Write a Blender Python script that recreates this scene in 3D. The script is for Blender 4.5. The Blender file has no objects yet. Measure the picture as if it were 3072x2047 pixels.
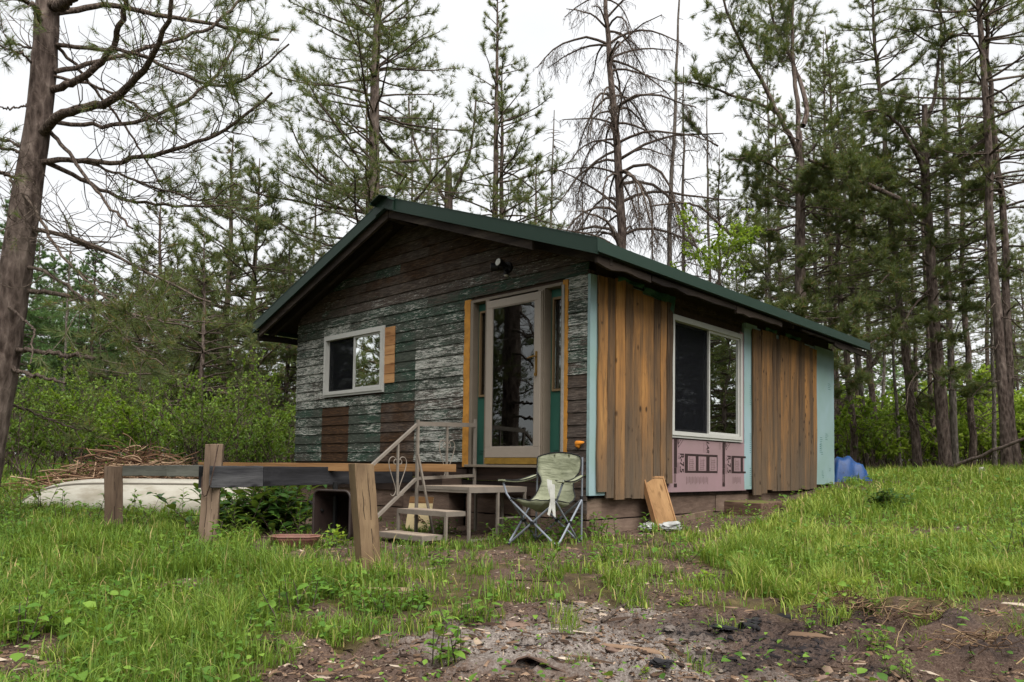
import bpy, math, random
import numpy as np
from mathutils import Matrix, Vector

SEED = 7
rng = np.random.default_rng(SEED)
random.seed(SEED)
scene = bpy.context.scene
COL = scene.collection
PI = math.pi

# ------------------------------------------------------------------ colour / node helpers
def lin(v):
    v = v / 255.0
    return v / 12.92 if v <= 0.04045 else ((v + 0.055) / 1.055) ** 2.4

def rgb(r, g, b, k=1.0):
    return (lin(r) * k, lin(g) * k, lin(b) * k, 1.0)

class G:
    """small wrapper round one procedural material"""
    def __init__(self, name):
        self.m = bpy.data.materials.new(name)
        self.m.use_nodes = True
        self.nt = self.m.node_tree
        self.nt.nodes.clear()
        self.o = self.n('ShaderNodeOutputMaterial')
    def n(self, t, **kw):
        nd = self.nt.nodes.new(t)
        for k, v in kw.items():
            setattr(nd, k, v)
        return nd
    def l(self, a, b):
        if hasattr(a, 'links') or isinstance(a, bpy.types.NodeSocket):
            self.nt.links.new(a, b)
        else:
            b.default_value = a
    def coord(self, scale=(1, 1, 1), rot=(0, 0, 0), kind='Object'):
        t = self.n('ShaderNodeTexCoord')
        mp = self.n('ShaderNodeMapping')
        self.nt.links.new(t.outputs[kind], mp.inputs[0])
        mp.inputs['Scale'].default_value = scale
        mp.inputs['Rotation'].default_value = rot
        return mp.outputs[0]
    def noise(self, vec, scale=5, detail=4, rough=.55, dist=0):
        t = self.n('ShaderNodeTexNoise')
        self.l(vec, t.inputs['Vector'])
        t.inputs['Scale'].default_value = scale
        t.inputs['Detail'].default_value = detail
        t.inputs['Roughness'].default_value = rough
        t.inputs['Distortion'].default_value = dist
        return t.outputs['Fac']
    def voro(self, vec, scale=5, feature='F1', rand=1):
        t = self.n('ShaderNodeTexVoronoi', feature=feature)
        self.l(vec, t.inputs['Vector'])
        t.inputs['Scale'].default_value = scale
        t.inputs['Randomness'].default_value = rand
        return t.outputs['Distance']
    def wave(self, vec, scale=5, dist=2, detail=2, dscale=1, direction='X'):
        t = self.n('ShaderNodeTexWave', bands_direction=direction)
        self.l(vec, t.inputs['Vector'])
        t.inputs['Scale'].default_value = scale
        t.inputs['Distortion'].default_value = dist
        t.inputs['Detail'].default_value = detail
        t.inputs['Detail Scale'].default_value = dscale
        return t.outputs['Fac']
    def ramp(self, f, stops, interp='LINEAR'):
        r = self.n('ShaderNodeValToRGB')
        r.color_ramp.interpolation = interp
        el = r.color_ramp.elements
        while len(el) < len(stops):
            el.new(0.5)
        for e, (p, c) in zip(el, stops):
            e.position = p
            e.color = c if len(c) == 4 else (*c, 1)
        self.l(f, r.inputs[0])
        return r.outputs[0]
    def math(self, op, a, b=0.0, clamp=False):
        m = self.n('ShaderNodeMath', operation=op, use_clamp=clamp)
        self.l(a, m.inputs[0])
        self.l(b, m.inputs[1])
        return m.outputs[0]
    def mix(self, f, a, b, blend='MIX'):
        m = self.n('ShaderNodeMixRGB', blend_type=blend)
        self.l(f, m.inputs[0])
        self.l(a, m.inputs[1])
        self.l(b, m.inputs[2])
        return m.outputs[0]
    def step(self, f, lo, hi):
        m = self.n('ShaderNodeMapRange')
        m.interpolation_type = 'SMOOTHSTEP'
        self.l(f, m.inputs[0])
        self.l(lo, m.inputs[1])
        self.l(hi, m.inputs[2])
        return m.outputs[0]
    def attr(self, name):
        a = self.n('ShaderNodeAttribute', attribute_name=name)
        s = self.n('ShaderNodeSeparateColor')
        self.nt.links.new(a.outputs['Color'], s.inputs[0])
        return s.outputs[0], s.outputs[1], s.outputs[2]
    def bump(self, h, strength=.5, dist=.01):
        b = self.n('ShaderNodeBump')
        self.l(h, b.inputs['Height'])
        b.inputs['Strength'].default_value = strength
        b.inputs['Distance'].default_value = dist
        return b.outputs[0]
    def out(self, col, rough=.8, normal=None, metal=0, spec=.3, trans=None, tw=.35):
        p = self.n('ShaderNodeBsdfPrincipled')
        self.l(col, p.inputs['Base Color'])
        self.l(rough, p.inputs['Roughness'])
        p.inputs['Metallic'].default_value = metal
        p.inputs['Specular IOR Level'].default_value = spec
        if normal is not None:
            self.l(normal, p.inputs['Normal'])
        s = p.outputs[0]
        if trans is not None:
            t = self.n('ShaderNodeBsdfTranslucent')
            self.l(trans, t.inputs[0])
            mx = self.n('ShaderNodeMixShader')
            mx.inputs[0].default_value = tw
            self.nt.links.new(s, mx.inputs[1])
            self.nt.links.new(t.outputs[0], mx.inputs[2])
            s = mx.outputs[0]
        self.nt.links.new(s, self.o.inputs[0])
        return self.m

# ------------------------------------------------------------------ object helpers
def tag(o, label=None, cat=None, group=None, kind=None):
    if label: o['label'] = label
    if cat: o['category'] = cat
    if group: o['group'] = group
    if kind: o['kind'] = kind
    return o

def empty(name, loc=(0, 0, 0), rz=0, label=None, cat=None, group=None):
    o = bpy.data.objects.new(name, None)
    COL.objects.link(o)
    o.location = loc
    o.rotation_euler = (0, 0, rz)
    o.empty_display_size = .1
    return tag(o, label, cat, group)

def link(name, me, mat, parent=None, loc=None):
    o = bpy.data.objects.new(name, me)
    COL.objects.link(o)
    if mat is not None:
        me.materials.clear()
        me.materials.append(mat)
    if parent is not None:
        o.parent = parent
    if loc is not None:
        o.location = loc
    return o

def kids(o):
    return [c for c in COL.objects if c.parent == o]

def copy_tree(o, parent=None, children=None):
    c = o.copy()
    COL.objects.link(c)
    c.parent = parent
    for ch in (children if children is not None else o.children):
        d = ch.copy()
        COL.objects.link(d)
        d.parent = c
    return c

def nrm(a):
    return a / (np.linalg.norm(a, axis=-1, keepdims=True) + 1e-9)

class MB:
    """collects boxes, tubes, sheets and builds them as ONE mesh object"""
    def __init__(self):
        self.v = []; self.f = []; self.c = []; self.n = 0
    def add(self, V, F, col=(.5, .5, .5)):
        V = np.asarray(V, float).reshape(-1, 3)
        self.v.append(V)
        self.f += [tuple(int(i) + self.n for i in f) for f in F]
        self.c.append(np.tile(np.array([*col[:3], 1.0]), (len(V), 1)))
        self.n += len(V)
    BF = [(0, 3, 2, 1), (4, 5, 6, 7), (0, 1, 5, 4), (1, 2, 6, 5), (2, 3, 7, 6), (3, 0, 4, 7)]
    def box(self, x0, x1, y0, y1, z0, z1, col=(.5, .5, .5), jit=0):
        V = np.array([(x0, y0, z0), (x1, y0, z0), (x1, y1, z0), (x0, y1, z0), (x0, y0, z1), (x1, y0, z1), (x1, y1, z1), (x0, y1, z1)], float)
        if jit:
            V = V + rng.uniform(-jit, jit, V.shape)
        self.add(V, self.BF, col)
    def hexa(self, V, col=(.5, .5, .5)):
        self.add(V, self.BF, col)
    def bar(self, a, b, w, h, up=(0, 0, 1), col=(.5, .5, .5)):
        a = np.array(a, float); b = np.array(b, float)
        d = nrm(b - a); s = nrm(np.cross(d, np.array(up, float))); u = np.cross(s, d)
        V = []
        for p in (a, b):
            for i, j in ((-1, -1), (1, -1), (1, 1), (-1, 1)):
                V.append(p + s * i * w / 2 + u * j * h / 2)
        self.add(V, [(0, 1, 2, 3), (7, 6, 5, 4), (0, 4, 5, 1), (1, 5, 6, 2), (2, 6, 7, 3), (3, 7, 4, 0)], col)
    def tube(self, P, R, n=8, caps=True, col=(.5, .5, .5)):
        P = np.asarray(P, float); m = len(P)
        R = np.full(m, R, float) if np.isscalar(R) else np.asarray(R, float)
        T = nrm(np.gradient(P, axis=0))
        mean = np.abs(T.mean(0)); ref = np.eye(3)[int(np.argmin(mean))]
        A = nrm(np.cross(T, ref)); B = np.cross(T, A)
        an = 2 * PI * np.arange(n) / n
        V = P[:, None] + R[:, None, None] * (np.cos(an)[None, :, None] * A[:, None] + np.sin(an)[None, :, None] * B[:, None])
        F = []
        for i in range(m - 1):
            for j in range(n):
                k = (j + 1) % n
                F.append((i * n + j, i * n + k, (i + 1) * n + k, (i + 1) * n + j))
        if caps:
            F.append(tuple(range(n))[::-1]); F.append(tuple((m - 1) * n + j for j in range(n)))
        self.add(V.reshape(-1, 3), F, col)
    def grid(self, P, col=(.5, .5, .5), thick=0):
        """P (a,b,3) sheet; thick makes a closed slab along its normals"""
        P = np.asarray(P, float); a, b = P.shape[:2]
        def q(o):
            return [(o + i * b + j, o + i * b + j + 1, o + (i + 1) * b + j + 1, o + (i + 1) * b + j) for i in range(a - 1) for j in range(b - 1)]
        if not thick:
            self.add(P.reshape(-1, 3), q(0), col); return
        N = nrm(np.cross(np.gradient(P, axis=0), np.gradient(P, axis=1)))
        Q = P + N * thick
        F = q(0) + [f[::-1] for f in q(a * b)]
        ring = [j for j in range(b)] + [i * b + b - 1 for i in range(1, a)] + [(a - 1) * b + j for j in range(b - 2, -1, -1)] + [i * b for i in range(a - 2, 0, -1)]
        for i in range(len(ring)):
            p, r = ring[i], ring[(i + 1) % len(ring)]
            F.append((r, p, p + a * b, r + a * b))
        self.add(np.concatenate([P.reshape(-1, 3), Q.reshape(-1, 3)]), F, col)
    def build(self, name, mat, parent=None, bevel=0, smooth=False, loc=None):
        me = bpy.data.meshes.new(name)
        V = np.concatenate(self.v)
        me.from_pydata(V.tolist(), [], self.f)
        a = me.attributes.new('bd', 'FLOAT_COLOR', 'POINT')
        a.data.foreach_set('color', np.concatenate(self.c).ravel())
        if smooth:
            me.polygons.foreach_set('use_smooth', [True] * len(me.polygons))
        me.validate()
        o = link(name, me, mat, parent, loc)
        if bevel:
            md = o.modifiers.new('bevel', 'BEVEL')
            md.width = bevel; md.segments = 2; md.limit_method = 'ANGLE'
        return o

class NB:
    """numpy accumulator for big meshes of tris and quads with a tint per vertex"""
    def __init__(self):
        self.V = []; self.T = []; self.Q = []; self.C = []; self.n = 0
    def add(self, V, T=None, Q=None, C=None):
        V = V.reshape(-1, 3)
        if T is not None: self.T.append(T.reshape(-1, 3) + self.n)
        if Q is not None: self.Q.append(Q.reshape(-1, 4) + self.n)
        if C is None: C = np.full((len(V), 3), .5)
        self.V.append(V); self.C.append(C.reshape(-1, 3)); self.n += len(V)
    def mesh(self, name, smooth=False):
        V = np.concatenate(self.V).astype(np.float32)
        T = np.concatenate(self.T) if self.T else np.zeros((0, 3), int)
        Q = np.concatenate(self.Q) if self.Q else np.zeros((0, 4), int)
        me = bpy.data.meshes.new(name)
        me.vertices.add(len(V)); me.vertices.foreach_set('co', V.ravel())
        nl = len(T) * 3 + len(Q) * 4
        me.loops.add(nl)
        me.loops.foreach_set('vertex_index', np.concatenate([T.ravel(), Q.ravel()]).astype(np.int32))
        me.polygons.add(len(T) + len(Q))
        st = np.concatenate([np.arange(len(T)) * 3, len(T) * 3 + np.arange(len(Q)) * 4]).astype(np.int32)
        me.polygons.foreach_set('loop_start', st)
        me.polygons.foreach_set('loop_total', np.concatenate([np.full(len(T), 3), np.full(len(Q), 4)]).astype(np.int32))
        if smooth:
            me.polygons.foreach_set('use_smooth', np.ones(len(T) + len(Q), bool))
        a = me.attributes.new('bd', 'FLOAT_COLOR', 'POINT')
        C = np.concatenate(self.C)
        a.data.foreach_set('color', np.concatenate([C, np.ones((len(C), 1))], 1).astype(np.float32).ravel())
        me.update(calc_edges=True)
        return me
    def tubes(self, P, R, n=3, C=None):
        """P (K,m,3), R (K,m): K tapered tubes"""
        K, m = P.shape[:2]
        if K == 0: return
        T = nrm(np.gradient(P, axis=1))
        ref = np.zeros((K, 1, 3)); ax = np.argmin(np.abs(T.mean(1)), axis=1); ref[np.arange(K), 0, ax] = 1
        A = nrm(np.cross(T, np.broadcast_to(ref, T.shape))); B = np.cross(T, A)
        an = 2 * PI * np.arange(n) / n
        V = P[:, :, None] + R[:, :, None, None] * (np.cos(an)[None, None, :, None] * A[:, :, None] + np.sin(an)[None, None, :, None] * B[:, :, None])
        i, j = np.meshgrid(np.arange(m - 1), np.arange(n), indexing='ij')
        k = (j + 1) % n
        q = np.stack([i * n + j, i * n + k, (i + 1) * n + k, (i + 1) * n + j], -1).reshape(-1, 4)
        Q = (q[None] + (np.arange(K) * m * n)[:, None, None]).reshape(-1, 4)
        if C is None: C = np.full((K, 3), .5)
        self.add(V.reshape(-1, 3), Q=Q, C=np.repeat(C, m * n, 0))
    def needles(self, p, a, L, n, w, rs, tint, spread=(20, 80), back=.7):
        """tufts of n needles at p along axis a"""
        K = len(p)
        if K == 0: return
        a = nrm(a)
        ref = np.where(np.abs(a[:, 2:3]) < .9, np.array([[0, 0, 1.]]), np.array([[1., 0, 0]]))
        b = nrm(np.cross(a, ref)); c = np.cross(a, b)
        th = np.radians(rs.uniform(spread[0], spread[1], (K, n))); ph = rs.uniform(0, 2 * PI, (K, n))
        d = a[:, None] * np.cos(th)[..., None] + (b[:, None] * np.cos(ph)[..., None] + c[:, None] * np.sin(ph)[..., None]) * np.sin(th)[..., None]
        base = p[:, None] - a[:, None] * (rs.uniform(0, back, (K, n)) * L[:, None])[..., None]
        ln = (L[:, None] * rs.uniform(.75, 1.15, (K, n)))[..., None]
        sd = nrm(np.cross(d, rs.normal(size=(K, n, 3)))) * w * .5
        tip = base + d * ln
        V = np.stack([base - sd, base + sd, tip], 2)
        T = np.arange(K * n * 3).reshape(-1, 3)
        C = np.stack([np.broadcast_to(tint[:, None], (K, n)) + rs.uniform(-.15, .15, (K, n)), rs.uniform(0, 1, (K, n)), np.zeros((K, n))], -1)
        self.add(V, T=T, C=np.repeat(C.reshape(-1, 3), 3, 0))
    def leaves(self, p, d, up, L, W, tint, fold=.15):
        """pointed leaves: p base, d direction, up normal hint"""
        K = len(p)
        if K == 0: return
        d = nrm(d); s = nrm(np.cross(d, up)); u = np.cross(s, d)
        L = L[:, None]; W = W[:, None]
        m1 = p + d * L * .35; m2 = p + d * L * .7 - u * L * .05
        V = np.stack([p, m1 + s * W * .5 + u * W * fold, m1, m1 - s * W * .5 + u * W * fold,
                      m2 + s * W * .38 + u * W * fold * .5, m2, m2 - s * W * .38 + u * W * fold * .5, p + d * L - u * L * .18], 1)
        t = np.array([(0, 2, 1), (0, 3, 2), (4, 5, 7), (5, 6, 7)]); q = np.array([(1, 2, 5, 4), (2, 3, 6, 5)])
        o = (np.arange(K) * 8)[:, None, None]
        C = np.stack([tint, rng.uniform(0, 1, K), np.zeros(K)], -1)
        self.add(V, T=(t[None] + o), Q=(q[None] + o), C=np.repeat(C, 8, 0))

# ------------------------------------------------------------------ smooth value noise (numpy)
_lat = np.random.default_rng(11).uniform(0, 1, (256, 256))
def vnoise(x, y):
    xi = np.floor(x).astype(int); yi = np.floor(y).astype(int)
    fx = x - xi; fy = y - yi
    fx = fx * fx * (3 - 2 * fx); fy = fy * fy * (3 - 2 * fy)
    g = lambda a, b: _lat[a % 256, b % 256]
    return (g(xi, yi) * (1 - fx) + g(xi + 1, yi) * fx) * (1 - fy) + (g(xi, yi + 1) * (1 - fx) + g(xi + 1, yi + 1) * fx) * fy
def fbm(x, y, o=4):
    s = 0; a = .5; t = 0
    for i in range(o):
        s = s + a * vnoise(x * 2 ** i + 17.3 * i, y * 2 ** i + 9.1 * i); t += a; a *= .5
    return s / t
def sstep(a, b, x):
    t = np.clip((x - a) / (b - a), 0, 1)
    return t * t * (3 - 2 * t)
def inpoly(x, y, poly):
    poly = np.asarray(poly); r = np.zeros(np.shape(x), bool)
    for i in range(len(poly)):
        (x0, y0), (x1, y1) = poly[i - 1], poly[i]
        c = ((y0 > y) != (y1 > y)) & (x < (x1 - x0) * (y - y0) / (y1 - y0 + 1e-12) + x0)
        r ^= c
    return r

# ------------------------------------------------------------------ camera (calibrated on the cabin's edges)
CF, CPITCH, CROLL, CSHIFT = 2256.906, 0.046, 0.0134, 279.1936     # focal etc. in pixels of the 3072 px photograph
CAMZ = 0.74
cam_d = bpy.data.cameras.new('camera')
cam = bpy.data.objects.new('camera', cam_d)
COL.objects.link(cam)
cam_d.sensor_width = 36; cam_d.sensor_fit = 'HORIZONTAL'
cam_d.lens = CF / 3072 * 36
cam_d.shift_y = CSHIFT / 3072
cam_d.clip_start = .05; cam_d.clip_end = 2000
cam.matrix_world = Matrix.Translation((0, 0, CAMZ)) @ Matrix.Rotation(PI / 2 + CPITCH, 4, 'X') @ Matrix.Rotation(CROLL, 4, 'Z')
scene.camera = cam

def at(px, py, d):
    """world point seen at photo pixel (px,py) at distance d ahead: how the site was surveyed from the photo"""
    x = px - 1536; y = py - 1023.5 - CSHIFT
    c, s = math.cos(CROLL), math.sin(CROLL)
    X = (c * x + s * y) / CF; U = (s * x - c * y) / CF
    ct, st = math.cos(CPITCH), math.sin(CPITCH)
    r = np.array([X, ct - U * st, st + U * ct])
    return r * d / r[1] + np.array([0, 0, CAMZ])

# ------------------------------------------------------------------ light
sun_el, sun_az = math.radians(56), math.radians(150)      # high soft sun behind the viewer's right shoulder
w = bpy.data.worlds.new('World')
scene.world = w
w.use_nodes = True
nt = w.node_tree
nt.nodes.clear()
wo = nt.nodes.new('ShaderNodeOutputWorld'); bg = nt.nodes.new('ShaderNodeBackground')
sky = nt.nodes.new('ShaderNodeTexSky'); sky.sky_type = 'NISHITA'; sky.sun_disc = False
sky.sun_elevation = sun_el; sky.sun_rotation = sun_az
sky.air_density = 1.0; sky.dust_density = 3.0
tc = nt.nodes.new('ShaderNodeTexCoord'); nz = nt.nodes.new('ShaderNodeTexNoise')
mp = nt.nodes.new('ShaderNodeMapping'); mp.inputs['Scale'].default_value = (1, 1, 2.2)
nt.links.new(tc.outputs['Generated'], mp.inputs[0]); nt.links.new(mp.outputs[0], nz.inputs['Vector'])
nz.inputs['Scale'].default_value = 2.2; nz.inputs['Detail'].default_value = 5
cr = nt.nodes.new('ShaderNodeValToRGB')
cr.color_ramp.elements[0].position = .3; cr.color_ramp.elements[0].color = (4.9, 4.97, 5.04, 1)
cr.color_ramp.elements[1].position = .7; cr.color_ramp.elements[1].color = (5.6, 5.63, 5.66, 1)
nt.links.new(nz.outputs['Fac'], cr.inputs[0])
mx = nt.nodes.new('ShaderNodeMixRGB'); mx.inputs[0].default_value = .95      # a closed cloud deck in front of the blue
nt.links.new(sky.outputs[0], mx.inputs[1]); nt.links.new(cr.outputs[0], mx.inputs[2])
nt.links.new(mx.outputs[0], bg.inputs[0]); bg.inputs[1].default_value = .05
nt.links.new(bg.outputs[0], wo.inputs[0])
sd = bpy.data.lights.new('sun', 'SUN'); sd.energy = 1.5; sd.angle = math.radians(60); sd.color = (1, .96, .9)
so = bpy.data.objects.new('sun', sd); COL.objects.link(so)
dirv = Vector((math.sin(sun_az) * math.cos(sun_el), math.cos(sun_az) * math.cos(sun_el), math.sin(sun_el)))
so.rotation_euler = dirv.to_track_quat('Z', 'Y').to_euler()
so.location = dirv * 60
vs = scene.view_settings
vs.view_transform = 'Standard'; vs.look = 'None'; vs.gamma = 1; vs.use_curve_mapping = False
vs.exposure = 2.0
scene.render.engine = 'CYCLES'
scene.cycles.max_bounces = 6; scene.cycles.diffuse_bounces = 3; scene.cycles.glossy_bounces = 3
scene.cycles.transmission_bounces = 4; scene.cycles.transparent_max_bounces = 8
scene.cycles.caustics_reflective = False; scene.cycles.caustics_refractive = False
scene.cycles.use_denoising = True
# ------------------------------------------------------------------ terrain
GP = np.array([(-.9, 7.67, -.08), (-.3, 7.6, -.06), (.03, 7.27, 0), (.4, 7.45, 0), (.76, 7.98, .01), (-1.2, 6.1, -.09), (-2.95, 7.5, -.05),
    (-4.56, 8.6, .03), (-4.8, 11, .09), (-3.5, 12.2, .05), (-7.7, 13, .38), (-9, 16, .5), (-3, 17, .4), (1.71, 8.6, .065), (3.17, 10.3, .2), (5.63, 13.26, .53),
    (11.9, 20.7, .72), (12.2, 26, .78), (11.3, 17, .80), (10.9, 24, .76), (4, 26, .75), (-2.4, 3.6, -.25), (0, 3.7, -.25), (2.5, 3.7, -.25),
    (-.07, 5.4, -.15), (2.2, 5.2, -.12), (2.9, 4.3, -.1), (5.2, 7.7, .15), (7, 10.2, .42), (0, 0, -.38), (0, -10, -.5), (8, -3, -.1), (-8, -3, -.4), (-6, 5, -.15),
    (20, 20, 1.2), (0, 40, 1.1), (40, 40, 1.6), (-40, 40, .9), (-20, 16, .6), (60, 0, 1.2), (-60, 0, .4), (0, -60, -.6), (90, 90, 1.8), (-90, 90, 1.0), (0, 100, 1.3), (90, -90, 0), (-90, -90, 0)])
def _phi(r2):
    return np.where(r2 > 0, r2 * np.log(np.maximum(r2, 1e-12)) * .5, 0)
_n = len(GP)
_K = _phi(((GP[:, None, :2] - GP[None, :, :2]) ** 2).sum(-1)) + np.eye(_n) * .6
_P = np.c_[np.ones(_n), GP[:, :2]]
_A = np.block([[_K, _P], [_P.T, np.zeros((3, 3))]])
_S = np.linalg.solve(_A, np.r_[GP[:, 2], 0, 0, 0])
def ground_z(x, y):
    x = np.asarray(x, float); y = np.asarray(y, float)
    sh = x.shape
    q = np.stack([x.ravel(), y.ravel()], -1)
    out = np.empty(len(q))
    for i in range(0, len(q), 40000):
        b = q[i:i + 40000]
        r2 = ((b[:, None] - GP[None, :, :2]) ** 2).sum(-1)
        out[i:i + 40000] = _phi(r2) @ _S[:_n] + _S[_n] + b @ _S[_n + 1:]
    out = np.clip(out, -.8, 2.2)
    r = np.hypot(q[:, 0], q[:, 1])
    out = out * (1 - sstep(90, 140, r)) + .9 * sstep(90, 140, r)
    return out.reshape(sh)
def gz(x, y):
    return float(ground_z(np.array([x]), np.array([y]))[0])
def on_ground(px, py, d0=5.0):
    """ground point seen at a photo pixel"""
    lo, hi = .8, 90.
    f = lambda d: (lambda p: p[2] - gz(p[0], p[1]))(at(px, py, d))
    d = .8; prev = f(d)
    while d < 90:
        d2 = d * 1.04; cur = f(d2)
        if cur < 0 <= prev:
            for _ in range(25):
                m = (d + d2) / 2
                if f(m) > 0: d = m
                else: d2 = m
            break
        d = d2; prev = cur
    return at(px, py, d)

# areas on the ground, in metres (surveyed once from the photograph)
BARE = [tuple(on_ground(*p)[:2]) for p in [(690, 2100), (755, 2030), (867, 1965), (1045, 1915), (1200, 1890), (1250, 1850), (1378, 1830), (1470, 1785), (1555, 1768), (1667, 1752), (1845, 1768), (1995, 1782), (2275, 1800),
    (2507, 1800), (2608, 1812), (2812, 1834), (2913, 1860), (3072, 1900), (3300, 1990), (3300, 2300), (1536, 2500), (500, 2300)]]
THIN = [tuple(on_ground(*p)[:2]) for p in [(800, 1640), (1000, 1600), (1180, 1560), (1400, 1560), (1650, 1585), (1900, 1560), (2200, 1545), (2330, 1560), (2250, 1620), (2080, 1660), (2080, 1720), (1850, 1740), (1700, 1745),
    (1500, 1775), (1330, 1830), (1160, 1840), (1210, 1740), (1080, 1690), (860, 1665)]]
SMALL = [tuple(on_ground(*p)[:2]) for p in [(-60, 1930), (120, 1925), (200, 1960), (180, 2010), (90, 2047), (-60, 2060)]]
TRAYSOIL = [tuple(on_ground(*p)[:2]) for p in [(760, 1668), (800, 1590), (960, 1545), (1060, 1600), (1090, 1690), (1010, 1715), (900, 1712), (770, 1690)]]
WALLSOIL = [tuple(on_ground(*p)[:2]) for p in [(2150, 1590), (2300, 1545), (2440, 1490), (2480, 1462), (2440, 1455), (2230, 1520), (2000, 1580), (1990, 1610)]]
ASH = [(*on_ground(1700, 1930)[:2], .9, .50, 1.4), (*on_ground(1850, 1830)[:2], .5, .3, .9), (*on_ground(1500, 1960)[:2], .5, .2, .5), (*on_ground(1960, 2020)[:2], .5, .25, .8), (*on_ground(2420, 2040)[:2], .5, .25, .6)]
CHAR = [(*on_ground(2200, 1880)[:2], .95, .40, .62), (*on_ground(2300, 1990)[:2], .8, .3, .55), (*on_ground(2180, 1905)[:2], .55, .22, .9), (*on_ground(2380, 1950)[:2], .5, .3, .8), (*on_ground(2180, 1985)[:2], .35, .2, .8), (*on_ground(1560, 1935)[:2], .25, .12, .7), (*on_ground(2560, 1850)[:2], .35, .15, .9), (*on_ground(2880, 1890)[:2], .35, .12, .7), (*on_ground(3000, 1985)[:2], .3, .1, .9), (*on_ground(2650, 2020)[:2], .2, .1, .8)]
def blob(x, y, L):
    s = 0
    for (a, b, ra, rb, k) in L:
        s = np.maximum(s, k * np.exp(-((x - a) / ra) ** 2 - ((y - b) / rb) ** 2))
    return s
def soft(x, y, poly, amp=.22, sc=1.6):
    n1 = (fbm(x * sc + 3, y * sc + 7, 4) - .5) * 2 * amp * 2; n2 = (fbm(x * sc + 41, y * sc + 23, 4) - .5) * 2 * amp * 2
    return inpoly(x + n1, y + n2, poly)
def cabin_uv(x, y):
    q = np.stack([np.asarray(x) - CC[0], np.asarray(y) - CC[1]], -1)
    return q @ DU[:2], q @ DV[:2]
CYAW = .7556
DU = np.array([-math.cos(CYAW), math.sin(CYAW), 0]); DV = np.array([math.sin(CYAW), math.cos(CYAW), 0])
CC = np.array([.8244, 8.1435, CAMZ + .0453])
def bare_amount(x, y):
    """1 = open soil, 0 = full lawn"""
    b = sum(np.where(soft(x + ox, y + oy, BARE, .24, sc), 1.0, 0.0) for ox, oy, sc in ((0, .04, 1.6), (.1, .16, 2.3), (-.1, .28, 3.1), (.05, -.12, 4.0), (-.05, .45, 2.7), (0, .7, 2.0))) / 6
    b = b * (.75 + .5 * fbm(x * 6 + 21, y * 6, 2)); b = np.clip(np.where(b > .72, 1, b), 0, 1)
    t = soft(x, y, THIN, .3, 1.2)
    pat = sstep(.40, .60, fbm(x * 1.9 + 5, y * 1.9 + 2, 3))
    b = np.maximum(b, np.where(t, .36 + .58 * pat, 0))
    b = np.maximum(b, .4 * np.where(soft(x + .2, y + .3, THIN, .6, 1.9), 1, 0) * sstep(.38, .6, fbm(x * 3 + 15, y * 3 + 2, 3)))
    b = np.maximum(b, np.where(soft(x, y, SMALL, .12), .95, 0))
    b = np.maximum(b, np.where(soft(x, y, WALLSOIL, .12), .8, 0)); b = np.maximum(b, np.where(soft(x, y, TRAYSOIL, .10), .9, 0))
    b = np.maximum(b, .5 * sstep(.62, .72, fbm(x * .9 + 60, y * .9 + 31, 3)) * (y < 14))
    u, v = cabin_uv(x, y)
    under = (u > -.15) & (u < 6.0) & (v > -.12) & (v < 7.2)
    return np.where(under, 1.0, b)

def axis(lo, hi, fine, far, grow=1.18):
    c = list(np.arange(lo, hi + 1e-6, fine)); s = fine
    while c[-1] < far:
        s *= grow; c.append(c[-1] + s)
    s = fine
    while c[0] > -far:
        s *= grow; c.insert(0, c[0] - s)
    return np.array(c)
gx, gy = np.meshgrid(axis(-4.2, 4.6, .035, 400), axis(2.9, 9.5, .03, 400), indexing='ij')
Z = ground_z(gx, gy)
bm_ = bare_amount(gx, gy)
near = np.exp(-(np.maximum(np.hypot(gx, gy - 5) - 6, 0) / 4) ** 2)
def relief(x, y):
    clod = (fbm(x * 5, y * 5, 4) - .5) * .11 + (fbm(x * 14 + 9, y * 14, 3) - .5) * .075 - .03 * sstep(.52, .62, fbm(x * 7 + 33, y * 7 + 8, 3)) + np.maximum(fbm(x * 3.1 + 7, y * 3.1 + 3, 2) - .6, 0) * .18
    return np.where(inpoly(x, y, BARE), clod, (fbm(x * 3, y * 3, 3) - .5) * .05)
def surf(x, y):
    """height of the lumpy ground surface at one spot"""
    x = np.array([float(x)]); y = np.array([float(y)])
    return float((ground_z(x, y) + relief(x, y))[0])
Z = Z + near * relief(gx, gy)
# turned-up lip of soil along the right part of the burnt ground
for (px, py, ra, rb, h) in [(2600, 1830, .55, .10, .06), (2950, 1900, .5, .12, .09), (3010, 1985, .35, .10, .11), (2860, 1880, .25, .07, .05), (1580, 2000, .3, .08, .03)]:
    a = on_ground(px, py)
    Z = Z + h * np.exp(-((gx - a[0]) / ra) ** 2 - ((gy - a[1]) / rb) ** 2)
na, nb_ = gx.shape
me = bpy.data.meshes.new('ground')
ii, jj = np.meshgrid(np.arange(na - 1), np.arange(nb_ - 1), indexing='ij')
Q = np.stack([ii * nb_ + jj, (ii + 1) * nb_ + jj, (ii + 1) * nb_ + jj + 1, ii * nb_ + jj + 1], -1).reshape(-1, 4)
acc = NB()
ash = blob(gx, gy, ASH) * (.45 + .9 * fbm(gx * 4, gy * 4, 4)); ch = blob(gx, gy, CHAR) * (.4 + 1.0 * fbm(gx * 3 + 50, gy * 3, 4))
acc.add(np.stack([gx, gy, Z], -1).reshape(-1, 3), Q=Q, C=np.stack([bm_, np.clip(ash, 0, 1), np.clip(ch, 0, 1)], -1).reshape(-1, 3))
me = acc.mesh('ground', smooth=True)
g = G('soil')
R_, A_, B_ = g.attr('bd')
v = g.coord()
n1 = g.noise(v, 2.2, 6, .65); n2 = g.noise(v, 24, 6, .7); n3 = g.noise(v, 90, 4, .7)
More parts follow.
